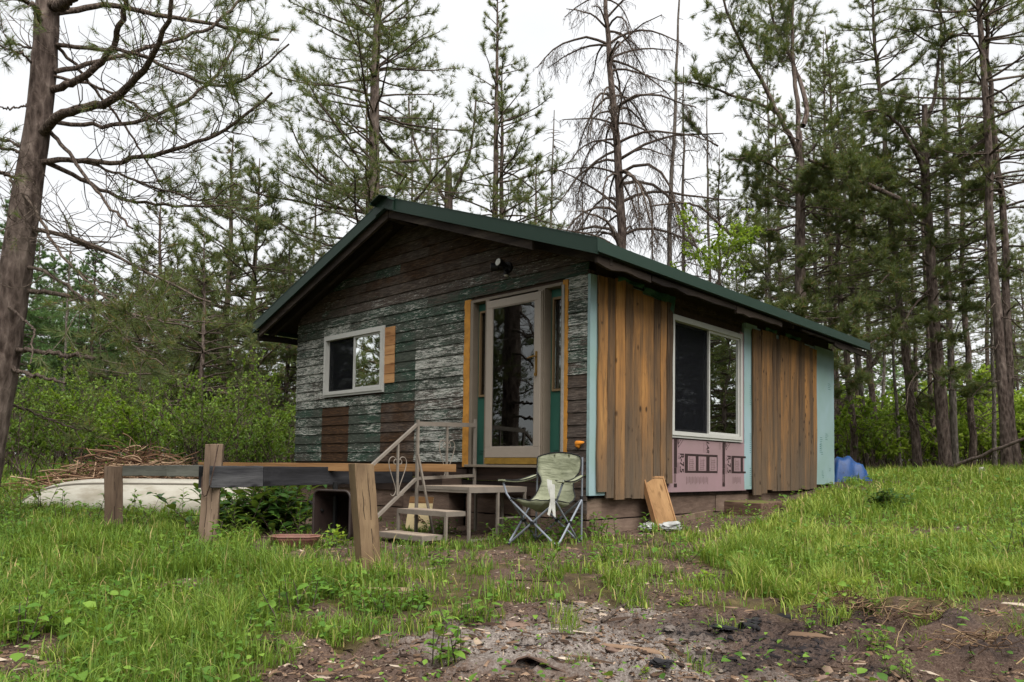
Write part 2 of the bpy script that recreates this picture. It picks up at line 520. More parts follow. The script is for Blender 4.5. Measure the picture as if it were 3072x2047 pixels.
soil = g.ramp(n1, [(.3, rgb(58, 46, 40)), (.5, rgb(88, 72, 62)), (.7, rgb(110, 93, 82))])
speck = g.ramp(n3, [(.32, rgb(40, 32, 28)), (.5, rgb(86, 71, 63)), (.62, rgb(108, 92, 82)), (.72, rgb(150, 136, 124))])
soil = g.mix(.6, soil, speck)
soil = g.mix(g.step(n2, .52, .68), soil, rgb(58, 43, 36))
ashc = g.ramp(g.noise(v, 60, 5, .75), [(.3, rgb(62, 56, 53)), (.44, rgb(110, 102, 97)), (.58, rgb(144, 136, 130)), (.76, rgb(190, 184, 177))])
ashm = g.step(g.math('ADD', A_, g.math('MULTIPLY', g.math('SUBTRACT', n2, .5), 1.2)), .15, .8)
soil = g.mix(g.math('MULTIPLY', ashm, .85), soil, ashc)
chc = g.ramp(g.noise(v, 70, 5, .75), [(.32, rgb(26, 22, 21)), (.48, rgb(52, 45, 43)), (.62, rgb(80, 70, 66)), (.78, rgb(136, 124, 116))])
chm = g.step(g.math('ADD', B_, g.math('MULTIPLY', g.math('SUBTRACT', n2, .5), 1.2)), .18, .8)
soil = g.mix(g.math('MULTIPLY', chm, .8), soil, chc)
turf = g.ramp(g.noise(v, 8, 5), [(.3, rgb(44, 40, 24)), (.55, rgb(78, 72, 42)), (.75, rgb(118, 104, 70))])
base = g.mix(g.step(R_, .2, .6), turf, soil)
hgt = g.math('ADD', g.math('MULTIPLY', n2, .6), g.math('MULTIPLY', n3, .4))
ground = link('ground', me, g.out(base, .95, g.bump(hgt, .9, .03), spec=.1))
tag(ground, 'uneven yard soil with ash and charcoal in the foreground', 'ground', kind='structure')

# ------------------------------------------------------------------ grass, leaves and litter on the ground
def leafmat(name, lo, mid, hi, tw=.35, dry=None, rough=.55):
    g = G(name)
    t, r, _ = g.attr('bd')
    big = g.noise(g.coord(), .9, 3)
    f = g.math('ADD', g.math('MULTIPLY', t, .75), g.math('MULTIPLY', big, .25), True)
    c = g.ramp(f, [(.12, lo), (.5, mid), (.88, hi)])
    if dry:
        c = g.mix(g.step(r, .90, .97), c, dry)
    return g.out(c, rough, spec=.25, trans=g.mix(.5, c, (.25, .32, .03, 1), 'MIX') if tw else None, tw=tw)

M_GRASS = leafmat('grass_blade', rgb(56, 86, 30), rgb(112, 141, 52), rgb(186, 192, 98), .42, rgb(178, 160, 108))
M_WEED = leafmat('weed_leaf', rgb(54, 88, 30), rgb(86, 124, 42), rgb(128, 158, 62), .35)

def scatter(n, dmin, dmax, pw):
    """random ground spots, denser close by, reaching past both sides of the view"""
    u = rng.uniform(0, 1, n)
    d = (dmin ** (1 - pw) + u * (dmax ** (1 - pw) - dmin ** (1 - pw))) ** (1 / (1 - pw))
    x = rng.uniform(-1, 1, n) * (d * .80 + 1.0)
    return x, d

def blades(name, n, dmin, dmax, pw):
    x, y = scatter(n, dmin, dmax, pw)
    b = bare_amount(x, y)
    u, v = cabin_uv(x, y)
    clump = fbm(x * 2.6 + 11, y * 2.6, 3); tuft = fbm(x * 7 + 3, y * 7 + 30, 2)
    inside = (u > -.1) & (u < 5.97) & (v > -.1) & (v < 7.1)
    steps = (u > .85) & (u < 1.7) & (v > -1.5) & (v < 0)
    keep = rng.uniform(0, 1, n) < (1 - b) ** 1.3 * (.22 + .95 * sstep(.32, .62, clump))
    keep &= ~inside & ~(steps & (rng.uniform(0, 1, n) < .93))
    thin = (b > .3) & (b < .97)
    keep &= ~thin | (rng.uniform(0, 1, n) < .12 + 1.0 * sstep(.50, .62, vnoise(x * 3.6 + 31, y * 3.6 + 12)))
    keep |= thin & ~inside & ~steps & (vnoise(x * 3.6 + 31, y * 3.6 + 12) > .64) & (rng.uniform(0, 1, n) < .35)
    # stray tufts on the open soil
    stray = (b > .5) & (vnoise(x * 3.1 + 7, y * 3.1 + 90) > .86) & (rng.uniform(0, 1, n) < .16) & ~inside & ~steps
    keep |= stray
    x, y, b, tuft, clump, stray = (q[keep] for q in (x, y, b, tuft, clump, stray))
    K = len(x)
    z = ground_z(x, y) - .01
    right = sstep(-1.2, 2.2, x - .1 * y)
    H = (.035 + .11 * sstep(.4, .72, tuft) * (.4 + .9 * clump) * (.5 + 1.1 * sstep(.35, .65, fbm(x * .7 + 9, y * .7 + 5, 2))) + .14 * rng.uniform(0, 1, K) ** 3) * (1 - .15 * right * (y < 9)) * (1 + .15 * sstep(10, 15, y) * (x > 3)) * (1 - .30 * (b > .3)) * np.where((x < -2.4) & (y > 7.6), .62, 1)
    H *= np.where((x < -1.6) & (y > 4), 1.15, 1)
    W = (.0042 + .0046 * rng.uniform(0, 1, K) ** 1.5) * np.maximum(1, y / 4.5)
    az = rng.uniform(0, 2 * PI, K); lean = rng.uniform(.05, 1.1, K) * H
    dx, dy = np.cos(az), np.sin(az)
    # ribbon faces roughly any way; three levels
    sx, sy = -dy, dx
    P = np.stack([x, y, z], -1); D = np.stack([dx, dy, 0 * dx], -1); S = np.stack([sx, sy, 0 * sx], -1); UP = np.array([0, 0, 1.])
    W1 = W[:, None]; Hh = H[:, None]; Ln = lean[:, None]
    m = P + UP * Hh * .55 + D * Ln * .3; t = P + UP * Hh * (1 - .25 * (Ln / Hh)) + D * Ln
    V = np.stack([P - S * W1 * .5, P + S * W1 * .5, m + S * W1 * .42, m - S * W1 * .42, t], 1)
    o = (np.arange(K) * 5)[:, None]
    tint = .30 + .22 * right + .35 * (fbm(x * .8 + 77, y * .8, 3) - .5) + .5 * (clump - .5) + rng.normal(0, .17, K)
    C = np.stack([np.clip(tint, 0, 1), rng.uniform(0, 1, K), np.zeros(K)], -1)
    a = NB()
    a.add(V, T=np.array([[3, 2, 4]]) + o, Q=np.array([[0, 1, 2, 3]]) + o, C=np.repeat(C, 5, 0))
    o = link(name, a.mesh(name), M_GRASS)
    return tag(o, 'long green grass growing all over the yard', 'grass', kind='stuff')
blades('grass', 640000, 2.7, 50, 1.5)

def groundcover():
    n = 95000
    x, y = scatter(n, 3.0, 24, 1.25)
    b = bare_amount(x, y); u, v = cabin_uv(x, y)
    inside = (u > -.1) & (u < 5.97) & (v > -.1) & (v < 7.1)
    cl = fbm(x * 1.1 + 200, y * 1.1 + 40, 3)
    wallside = (u < 0) & (u > -4.5) & (v > 1.5) & (v < 9)
    k = (~inside) & (rng.uniform(0, 1, n) < np.where(b > .3, .05, .35 + .65 * sstep(.48, .62, cl)) + .5 * wallside)
    x, y = x[k], y[k]; K = len(x)
    z = ground_z(x, y) + rng.uniform(.015, .11, K)
    az = rng.uniform(0, 2 * PI, K); el = rng.uniform(-.3, .7, K)
    d = np.stack([np.cos(az) * np.cos(el), np.sin(az) * np.cos(el), np.sin(el)], -1)
    L = rng.lognormal(math.log(.032), .4, K) * np.maximum(1, y / 9)
    a = NB()
    a.leaves(np.stack([x, y, z], -1), d, np.tile([[0, 0, 1.]], (K, 1)) + rng.normal(size=(K, 3)) * .25, L, L * rng.uniform(.45, .8, K), np.clip(rng.normal(.45, .22, K), 0, 1))
    o = link('ground_cover', a.mesh('ground_cover'), M_WEED)
    tag(o, 'low broad leaved weeds and clover among the grass', 'ground cover', kind='stuff')
groundcover()

def litter():
    n = 120000
    x, y = scatter(n, 2.9, 10, 1.4)
    b = bare_amount(x, y); u, v = cabin_uv(x, y)
    k = (rng.uniform(0, 1, n) < .06 + .94 * (b > .45)) & ~((u > 0) & (u < 5.9) & (v > 0))
    x, y = x[k], y[k]; K = len(x)
    z = ground_z(x, y) + relief(x, y)
    size = rng.lognormal(math.log(.0065), .55, K); size = np.minimum(size, .03)
    # little irregular solids: six-point wedges
    base = np.array([(-1, -.5, 0), (1, -.6, 0), (.9, .5, 0), (-.8, .6, 0), (-.5, -.1, 1), (.6, .1, .8)])
    V = base[None] + rng.normal(size=(K, 6, 3)) * .25
    asp = np.where(rng.uniform(0, 1, K) < .12, rng.uniform(3, 8, K), rng.uniform(.7, 1.8, K)); V[:, :, 0] *= (size * asp)[:, None]; V[:, :, 1] *= (size * np.where(asp > 2.5, .35, .8))[:, None]; V[:, :, 2] *= (size * rng.uniform(.25, .9, K))[:, None]
    az = rng.uniform(0, 2 * PI, K); c, s = np.cos(az)[:, None], np.sin(az)[:, None]
    V = np.stack([V[..., 0] * c - V[..., 1] * s + x[:, None], V[..., 0] * s + V[..., 1] * c + y[:, None], V[..., 2] + z[:, None] - .002], -1)
    T = np.array([(0, 1, 5), (0, 5, 4), (1, 2, 5), (2, 3, 4), (2, 4, 5), (3, 0, 4)])[None] + (np.arange(K) * 6)[:, None, None]
    C = np.stack([rng.uniform(0, 1, K), rng.uniform(0, 1, K), blob(x, y, CHAR)], -1)
    a = NB(); a.add(V, T=T, C=np.repeat(C, 6, 0))
    g = G('litter')
    t, r, c_ = g.attr('bd')
    col = g.ramp(t, [(0, rgb(34, 27, 23)), (.4, rgb(70, 56, 47)), (.7, rgb(104, 84, 68)), (.9, rgb(128, 106, 88)), (.985, rgb(176, 162, 146))])
    col = g.mix(g.step(c_, .35, .7), col, rgb(40, 37, 38))
    o = link('wood_chips', a.mesh('wood_chips'), g.out(col, .9, spec=.1))
    tag(o, 'bark bits, pebbles and charcoal crumbs strewn on bare soil', 'litter', kind='stuff')
litter()
# ------------------------------------------------------------------ CABIN (local frame: x = -u along the front, front face y = 0, right face x = 0, z = 0 at the door sill)
W, L = 5.958, 7.03
EAVE, RIDGE, OE, OV, OB = 2.246, 3.4955, .493, .508, .41
SLOPE = (RIDGE - EAVE) / (W / 2 + OE)
SILL = CC[2]
GRD = -.95                       # foot of the foundation, below the soil
cabin = empty('cabin', tuple(CC), -CYAW, 'weathered one room cabin with green metal roof and unfinished siding', 'cabin')

def wood(name, cols, axis=0, grain=26, bumpk=.4, rough=.8, knots=True, vary=.5, greyfoot=None, knotz=3.2):
    """sawn wood; grain runs along the local axis; bd.r shifts the hue of each board"""
    g = G(name)
    t, r, _ = g.attr('bd')
    sc = [grain, grain, grain]; sc[axis] = grain * .06
    v = g.coord(tuple(sc))
    n = g.noise(v, 1, 6, .65, .6)
    sc2 = [5, 5, 5]; sc2[axis] = .9
    n2 = g.noise(g.coord(tuple(sc2)), 1, 3, .6)
    f = g.math('ADD', g.math('MULTIPLY', n, .45), g.math('ADD', g.math('MULTIPLY', t, vary), g.math('MULTIPLY', g.math('SUBTRACT', n2, .5), .75)), True)
    c = g.ramp(f, cols)
    if greyfoot:
        s = g.n('ShaderNodeSeparateXYZ'); g.l(g.coord(), s.inputs[0])
        z = g.math('ADD', s.outputs[2], g.math('MULTIPLY', g.math('SUBTRACT', n2, .5), 1.6))
        c = g.mix(g.math('MULTIPLY', g.step(z, greyfoot[0], greyfoot[1]), .75), c, greyfoot[2])
    if knots:
        sk = [9, 9, 9]; sk[axis] = knotz
        k = g.voro(g.coord(tuple(sk)), 1)
        km = g.step(g.noise(g.coord(tuple(q * .45 for q in sk)), 1.3, 2), .50, .56)
        c = g.mix(g.math('MULTIPLY', km, g.math('MULTIPLY', g.step(k, .30, .10), .85)), c, cols[0][1])
    gr = g.noise(g.coord(tuple(x * 2.2 for x in sc)), 1, 4, .7)
    c = g.mix(g.math('MULTIPLY', g.step(gr, .54, .70), .65), c, cols[0][1])
    c = g.mix(g.math('MULTIPLY', g.step(g.noise(g.coord(tuple(x * .5 for x in sc2)), 1.9, 6, .72, 1.0), .55, .66), .5), c, cols[1][1])
    return g.out(c, rough, g.bump(g.math('ADD', n, gr), bumpk, .006), spec=.15)

def plain(name, col, rough=.6, metal=0, spec=.3, var=.12, bump=0):
    g = G(name)
    n = g.noise(g.coord(), 9, 5, .65)
    c = g.mix(g.math('MULTIPLY', g.step(n, .35, .7), var * 2), col, tuple(x * .55 for x in col[:3]) + (1,))
    return g.out(c, rough, g.bump(n, bump, .01) if bump else None, metal, spec)

M_DARK = plain('dark_soffit_wood', rgb(46, 38, 33), .95, spec=.1, var=.3)
M_WHITE = plain('white_vinyl', rgb(172, 172, 168), .45, var=.08)
M_TAN = plain('tan_aluminium', rgb(112, 102, 90), .5, var=.1)
M_METALGREEN = plain('green_roof_steel', rgb(22, 44, 34), .5, spec=.35, var=.06)
M_BLACK = plain('black_plastic', rgb(20, 20, 21), .5)
M_INT = plain('interior_panelling', rgb(74, 60, 48), .9, var=.3)

def siding_mat():
    """old painted drop siding: bd = (white paint left, green paint left, brownness)"""
    g = G('peeling_siding')
    wh, gr, br = g.attr('bd')
    st = g.coord((3.0, 10, 34)); fine = g.coord((9, 30, 90)); big = g.coord((1.1, 1, 1.9)); mid = g.coord((6.5, 10, 60))
    n1 = g.noise(st, 1.5, 7, .68, .5); n2 = g.noise(fine, 1, 5, .7, .4); n3 = g.noise(big, 2.0, 5, .65); n4 = g.noise(st, 1.9, 8, .74, 1.2); n5 = g.noise(mid, 2.4, 6, .72, .8)
    grey = g.ramp(n2, [(.25, rgb(30, 26, 24)), (.5, rgb(72, 64, 59)), (.75, rgb(116, 106, 98))])
    brown = g.ramp(n2, [(.22, rgb(22, 17, 14)), (.5, rgb(56, 41, 30)), (.78, rgb(106, 78, 52))])
    c = g.mix(g.step(g.math('ADD', br, g.math('MULTIPLY', g.math('SUBTRACT', n3, .5), 1.1)), .25, .75), grey, brown)
    green = g.ramp(n2, [(.25, rgb(36, 40, 36)), (.55, rgb(62, 69, 62)), (.8, rgb(92, 97, 87))])
    greenb = g.ramp(n2, [(.25, rgb(26, 44, 36)), (.55, rgb(44, 66, 55)), (.8, rgb(74, 92, 79))])
    green = g.mix(g.step(n3, .46, .58), green, greenb)
    gm = g.step(g.math('ADD', g.math('ADD', g.math('MULTIPLY', n1, .6), g.math('MULTIPLY', n3, .4)), g.math('SUBTRACT', gr, .5)), .45, .55)
    c = g.mix(g.math('MULTIPLY', gm, .92), c, green)
    white = g.ramp(n2, [(.3, rgb(112, 112, 106)), (.55, rgb(172, 172, 165)), (.75, rgb(206, 206, 200))])
    wf = g.math('ADD', g.math('ADD', g.math('MULTIPLY', n4, .5), g.math('ADD', g.math('MULTIPLY', n3, .2), g.math('MULTIPLY', n5, .3))), g.math('SUBTRACT', wh, .5))
    wm = g.math('MULTIPLY', g.step(wf, .495, .52), g.step(n5, .40, .48))
    c = g.mix(wm, c, white)
    # black weathering stains
    c = g.mix(g.math('MULTIPLY', g.step(g.noise(g.coord((1.2, 1, 5)), 1.7, 5, .7), .56, .7), .5), c, rgb(26, 24, 22))
    h = g.math('ADD', g.math('MULTIPLY', wm, .5), g.math('ADD', g.math('MULTIPLY', gm, .35), g.math('MULTIPLY', n2, .7)))
    return g.out(c, .85, g.bump(h, .6, .006), spec=.12)
M_SIDING = siding_mat()

def front_siding():
    m = MB()
    row = .138
    holes = [(3.622, 5.103, 1.044, 1.937), (.339, 1.85, -.1, 2.06)]
    zones = [   # u0,u1,z0,z1, white, green, brown
        (4.463, 5.18, .07, .85, .1, .05, .8), (2.958, 3.68, .07, .843, .18, .05, .55),
        (3.68, 4.463, .0, .85, .455, .72, .05), (5.18, 6, -.1, .85, .465, .62, .05), (1.85, 2.93, -.1, .9, .505, .54, .05), (1.85, 2.93, .9, 1.72, .499, .6, .05), (1.85, 2.93, 1.72, 2.07, .472, .64, .06),
        (2.93, 3.63, .85, 1.9, .45, .74, .05), (2.7, 6, 1.9, 2.2, .472, .58, .1), (3.6, 5.12, .8, 1.1, .475, .6, .1), (5.1, 6, .8, 2.2, .492, .58, .06),
        (0, .34, .95, 2.1, .49, .58, .2), (0, .34, -.5, .95, .2, .1, .3)]
    joints_low = [2.93, 3.68, 4.463, 5.18]
    z = -.52
    k = 0
    while z < RIDGE:
        z0, z1 = z, z + row - .005
        zm = (z0 + z1) / 2
        lo, hi = 0.0, W
        cut = lambda zz: max(0, (zz - (EAVE - .09)) / SLOPE - OE)
        if zm > EAVE - .2:      # the gable: ends cut to the roof slope
            d = cut(z0); lo, hi = max(0, d), min(W, W - d)
        if hi - lo < .1: break
        segs = [(lo, hi)]
        if zm < 0:      # below the sill only the corner strip right of the door is sided
            segs = [(0, .339)]
        for (a, b, c, d) in holes:
            if zm > c - .03 and zm < d + .03:
                segs = [s for (p, q) in segs for s in ((p, min(q, a)), (max(p, b), q)) if s[1] - s[0] > .02]
        rr = np.random.default_rng(100 + k)
        js = list(joints_low) if zm < 2.07 else {0: [2.7, 4.6], 1: [1.3, 3.9, 5.25], 2: [2.05, 4.1], 3: [3.3, 1.1], 4: [2.697]}[k % 5]
        if 2.24 < zm < 2.57: js = [2.697, 4.6, 5.25, .9]
        for (p, q) in segs:
            cuts = [p] + sorted(j for j in js if p + .08 < j < q - .08) + [q]
            for a, b in zip(cuts, cuts[1:]):
                um = (a + b) / 2
                col = None
                for (u0, u1, c0, c1, wv, gv, bv) in zones:
                    if u0 - .01 <= um <= u1 + .01 and c0 <= zm <= c1:
                        col = (wv, gv, bv); break
                if col is None:
                    up = rr.uniform(0, 1)
                    if zm > 2.52 and 1.9 < um < 4.0: col = (.34 + .06 * up, .10 + .2 * rr.uniform(0, 1), .2 + .35 * up)
                    else: col = (.405 + .05 * up, .28 + .28 * rr.uniform(0, 1), .15 + .4 * rr.uniform(0, 1))
                j = rr.uniform(-1, 1, 3) * [.022, .09, .08]
                col = tuple(np.clip(np.array(col) + j, 0, 1))
                g_ = .0022
                yb, yt = -.024 - rr.uniform(0, .004), -.013
                dz = rr.uniform(-.0015, .0015)
                x0, x1 = -b + g_, -a - g_
                # slope-cut the ends at the rakes
                xa, xb = x0, x1
                if zm > EAVE - .2 and b > hi - .01: xa = min(x1 - .01, -W + cut(z1) + g_)
                if zm > EAVE - .2 and a < lo + .01: xb = max(x0 + .01, -cut(z1) - g_)
                V = [(x0, yb, z0 + dz), (x1, yb, z0 + dz), (x1, .0, z0 + dz), (x0, .0, z0 + dz), (xa, yt, z1 + dz), (xb, yt, z1 + dz), (xb, .0, z1 + dz), (xa, .0, z1 + dz)]
                m.hexa(V, col)
        z += row; k += 1
    return m.build('front_siding', M_SIDING, cabin)
front_siding()

# structural shell
m = MB()      # dark wall sheets behind the siding, with real openings
def wall_front(m, holes, y0, y1):
    xs = sorted({0, W, *[h[0] for h in holes], *[h[1] for h in holes]}); zs = sorted({-.04, EAVE - .2, *[h[2] for h in holes], *[h[3] for h in holes]})
    for a, b in zip(xs, xs[1:]):
        for c, d in zip(zs, zs[1:]):
            if not any(h[0] < (a + b) / 2 < h[1] and h[2] < (c + d) / 2 < h[3] for h in holes):
                m.box(-b, -a, y0, y1, c, d)
wall_front(m, [(3.622, 5.103, 1.044, 1.937), (.339, 1.85, 0, 2.06)], .002, .12)
zt = EAVE - .2; zr = EAVE - .17 + SLOPE * (W / 2 + OE)
for y in (.002, L - .12):
    m.add([(-W, y, zt), (0, y, zt), (-W / 2, y, zr), (-W, y + .118, zt), (0, y + .118, zt), (-W / 2, y + .118, zr)], [(0, 1, 2), (5, 4, 3), (0, 3, 4, 1), (1, 4, 5, 2), (2, 5, 3, 0)])
m.box(-W, -.0, L - .12, L - .002, -.04, zt)
m.box(-W, -W + .12, .122, L - .122, -.04, 2.375)
holes = [(1.612, 3.484, .4, 1.889)]
ys = [.122, 1.612, 3.484, L - .122]; zs = [-.3, .4, 1.889, 2.375]
for a, b in zip(ys, ys[1:]):
    for c, d in zip(zs, zs[1:]):
        if not (a > 1.6 and b < 3.5 and c > .39 and d < 1.9):
            m.box(-.12, -.003, a, b, c, d)
m.build('wall_sheathing', plain('wall_sheathing', rgb(62, 48, 40), .95, var=.4), cabin)
m = MB()
m.box(-W + .13, -.13, .13, L - .13, -.08, -.03); m.build('floor', M_INT, cabin)
m = MB()
m.box(-W + .13, -.13, .13, L - .13, 2.12, 2.16); m.build('ceiling', M_INT, cabin)
m = MB()      # a dividing wall, a counter and a stair-like clutter inside, seen dimly through the panes
m.box(-2.7, -2.6, 2.2, L - .14, -.03, 2.1); m.box(-5.6, -3.4, 2.4, 3.0, -.03, .9); m.box(-1.9, -.6, 4.6, 5.3, -.03, .75)
m.build('inner_partition', M_INT, cabin)

# foundation courses and the rim under the sill
g = G('foundation_timber')
t, r, _ = g.attr('bd')
v = g.coord((3, 3, 14)); n = g.noise(v, 2, 6, .7); n2 = g.noise(g.coord(), 3, 5)
c = g.ramp(g.math('ADD', g.math('MULTIPLY', n, .55), g.math('ADD', g.math('MULTIPLY', n2, .25), g.math('MULTIPLY', t, .3)), True), [(.2, rgb(50, 41, 36)), (.45, rgb(90, 75, 66)), (.62, rgb(112, 95, 84)), (.8, rgb(134, 116, 102))])
M_FOUND = g.out(c, .95, g.bump(n, .6, .01), spec=.1)
m = MB()
z = -.36; k = 0
while z > GRD - .2:
    z0 = z - .235
    off = .6 * (k % 2)
    for (a, b) in [(0, 1.5), (1.5, 3.2), (3.2, 4.9), (4.9, 6.6), (6.6, L)]:      # right side
        m.box(-.30, -.035 + rng.uniform(-.006, .006), max(.305, a + off - .3 if a else .305), min(L, b + off - .3 if b < L else L) - .008, z0 + .008, z, (rng.uniform(.2, .8),) * 3)
    for (a, b) in [(0, .86), (.87, 1.95), (2.26, 3.2), (3.2, 4.6), (4.6, W)]:     # front, leaving the crawl-space opening
        if k == 2 and a == .87: b = 2.26
        m.box(-b + .006, -a - .006 if a else -.033, .03 + rng.uniform(-.006, .006), .30, z0 + .008, z, (rng.uniform(.2, .8),) * 3)
    m.box(-W, -.30, L - .3, L - .03, z0, z); m.box(-W + .03, -W + .3, .3, L - .3, z0, z)
    z -= .243; k += 1
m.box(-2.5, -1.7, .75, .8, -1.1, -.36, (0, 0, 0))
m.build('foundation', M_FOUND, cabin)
M_RIM = wood('rim_board', [(.15, rgb(24, 19, 17)), (.45, rgb(58, 46, 40)), (.7, rgb(92, 76, 66)), (.9, rgb(120, 98, 82))], 0, 20, .5)
m = MB()
for (a, b, z0, z1, yb, cv) in [(.34, 1.86, -.19, -.035, -.008, .25), (.34, 2.0, -.36, -.195, .004, .1), (1.9, 2.95, -.17, -.055, -.005, .45), (2.0, 2.35, -.36, -.175, -.012, .75), (2.36, 3.4, -.36, -.175, .0, .35), (2.97, 4.4, -.17, .0, -.004, .25), (3.42, 5.1, -.36, -.175, .003, .15), (4.42, W, -.17, .0, -.002, .2), (5.12, W, -.36, -.175, .0, .1), (-.0, .33, -.36, -.52 + .15, .01, .1)]:
    m.box(-b, -a, yb, .1, min(z0, z1), max(z0, z1), (cv, cv, cv), .002)
m.box(-.1, -.01, .13, L - .13, -.355, -.30, (.1, .1, .1))
m.build('rim_joist', M_RIM, cabin)

# ------------------------------------------------------------------ roof
def roof():
    m = MB(); t = .035
    hw = W / 2 + OE
    y0, y1 = -OV, L + OB
    cx_ = -W / 2
    for s in (-1, 1):
        n = np.array([s * SLOPE, 0, 1.]); n /= np.linalg.norm(n)
        A = np.array([cx_ + s * .003, 0, RIDGE]); B = np.array([cx_ + s * hw, 0, EAVE])
        V = []
        for q in (0, -t):
            V += [A + n * q + [0, y0, 0], B + n * q + [0, y0, 0], B + n * q + [0, y1, 0], A + n * q + [0, y1, 0]]
        m.hexa([V[4], V[5], V[6], V[7], V[0], V[1], V[2], V[3]])
        k = y0 + .12
        while k < y1 - .05:       # ribs
            a, b = A + n * .002, B + n * .002
            V = []
            for p in (a, b):
                V += [p + [0, k - .022, 0], p + [0, k + .022, 0], p + [0, k + .012, 0] + n * .02, p + [0, k - .012, 0] + n * .02]
            m.add(V, [(0, 1, 5, 4), (1, 2, 6, 5), (2, 3, 7, 6), (3, 0, 4, 7), (0, 3, 2, 1), (4, 5, 6, 7)])
            k += .23
    r = m.build('roof', M_METALGREEN, cabin)
    def sl(x0, x1, dz0, dz1, ya, yb):     # piece following a slope between two distances from the ridge (x signed)
        def zz(x): return RIDGE - SLOPE * abs(x)
        return [(cx_ + x0, ya, zz(x0) + dz0), (cx_ + x1, ya, zz(x1) + dz0), (cx_ + x1, yb, zz(x1) + dz0), (cx_ + x0, yb, zz(x0) + dz0),
                (cx_ + x0, ya, zz(x0) + dz1), (cx_ + x1, ya, zz(x1) + dz1), (cx_ + x1, yb, zz(x1) + dz1), (cx_ + x0, yb, zz(x0) + dz1)]
    # green rake trim: tall face with a small return lip
    for s in (-1, 1):
        m = MB()
        m.hexa(sl(0, s * (hw + .012), -.122, .024, y0 - .03, y0 - .004))
        m.hexa(sl(0, s * (hw + .012), .02, .032, y0 - .034, y0 + .12))
        m.hexa(sl(0, s * (hw + .012), -.136, -.12, y0 - .04, y0 - .004))
        m.build('rake_trim', M_METALGREEN, r)
        m = MB(); m.hexa(sl(0, s * (hw + .012), -.12, .024, y1 + .004, y1 + .03)); m.build('rake_trim', M_METALGREEN, r)
    # eave trim
    for s in (-1, 1):
        m = MB(); xo = cx_ + s * hw
        a, b = sorted((xo + s * .003, xo + s * .02))
        m.box(a, b, y0 - .03, y1 + .03, EAVE - .105, EAVE + .012)
        a, b = sorted((xo - s * .02, xo + s * .034))
        m.box(a, b, y0 - .03, y1 + .03, EAVE - .120, EAVE - .107)
        m.build('eave_trim', M_METALGREEN, r)
    m = MB()
    for s in (-1, 1):
        m.hexa(sl(0, s * .19, .026, .034, y0 - .14, y1 + .05))
        m.hexa(sl(s * .185, s * .2, .004, .034, y0 - .14, y1 + .05))
        m.hexa(sl(0, s * .19, -.125, .03, y0 - .052, y0 - .036))
    m.build('ridge_cap', M_METALGREEN, r)
    # boards under the steel
    m = MB()
    for s in (-1, 1):
        x = .02
        while x < hw - .05:
            x2 = min(x + .17, hw - .03)
            m.hexa(sl(s * x, s * x2, -.065, -.04, y0 + .01, y1 - .01), (rng.uniform(0, 1),) * 3)
            x += .176
    m.build('roof_boards', M_DARK, r)
    M_BARGE = wood('barge_rafter', [(.15, rgb(20, 17, 16)), (.5, rgb(52, 45, 41)), (.8, rgb(98, 88, 80))], 0, 18, .6)
    for s in (-1, 1):
        m = MB()
        m.hexa(sl(s * .01, s * (hw - .10 if s < 0 else hw - .9), -.235, -.072, y0 + .02, y0 + .06))
        m.hexa(sl(s * .25, s * (hw - .02), -.20, -.072, -.27, -.22))
        m.build('barge_rafter', M_BARGE, r)
    m = MB()
    m.box(cx_ - .05, cx_ + .05, y0 + .07, .0, RIDGE - .25, RIDGE - .09); m.build('ridge_beam', M_BARGE, r)
    # rough fascia under the right eave, broken and barky, and rafter tails
    M_FASC = wood('weathered_fascia', [(.2, rgb(26, 21, 19)), (.5, rgb(54, 46, 40)), (.7, rgb(84, 74, 65)), (.92, rgb(146, 134, 120))], 1, 12, .8, vary=.35)
    for s in (-1, 1):
        xo = cx_ + s * hw
        for (a, b, h, cv) in ([(y0 + .03, .5, .07, .5), (.52, 2.5, .055, .2), (2.52, 3.9, .075, .6), (4.6, 5.9, .03, .2), (5.92, y1 - .02, .08, .3)] if s > 0 else [(y0 + .03, 3.2, .1, .3), (3.21, y1 - .02, .1, .4)]):
            m = MB(); n = 9
            yy = np.linspace(a, b, n)
            lowz = EAVE - .15 - h + rng.uniform(-.018, .018, n)
            for i in range(n - 1):
                x0, x1 = sorted((xo - s * .06, xo - s * .025))
                m.hexa([(x0, yy[i], lowz[i]), (x1, yy[i], lowz[i]), (x1, yy[i + 1], lowz[i + 1]), (x0, yy[i + 1], lowz[i + 1]), (x0, yy[i], EAVE - .145), (x1, yy[i], EAVE - .145), (x1, yy[i + 1], EAVE - .145), (x0, yy[i + 1], EAVE - .145)], (cv,) * 3)
            m.build('fascia_board', M_FASC, r)
        y = .35
        while y < L + .2:
            m = MB()
            m.hexa(sl(s * (W / 2 - .3), s * (hw - .07), -.19, -.068, y - .022, y + .022), (rng.uniform(.2, .8),) * 3)
            m.build('rafter_tail', M_BARGE, r)
            y += .81
    return r
roof_o = roof()
m = MB()
m.box(-.12, -.0, .125, L - .125, 2.02, 2.06, (.2,) * 3)
m.box(-.045, .02, -.02, L, 2.09, 2.14, (.4,) * 3)
m.build('top_plate', M_RIM, cabin)

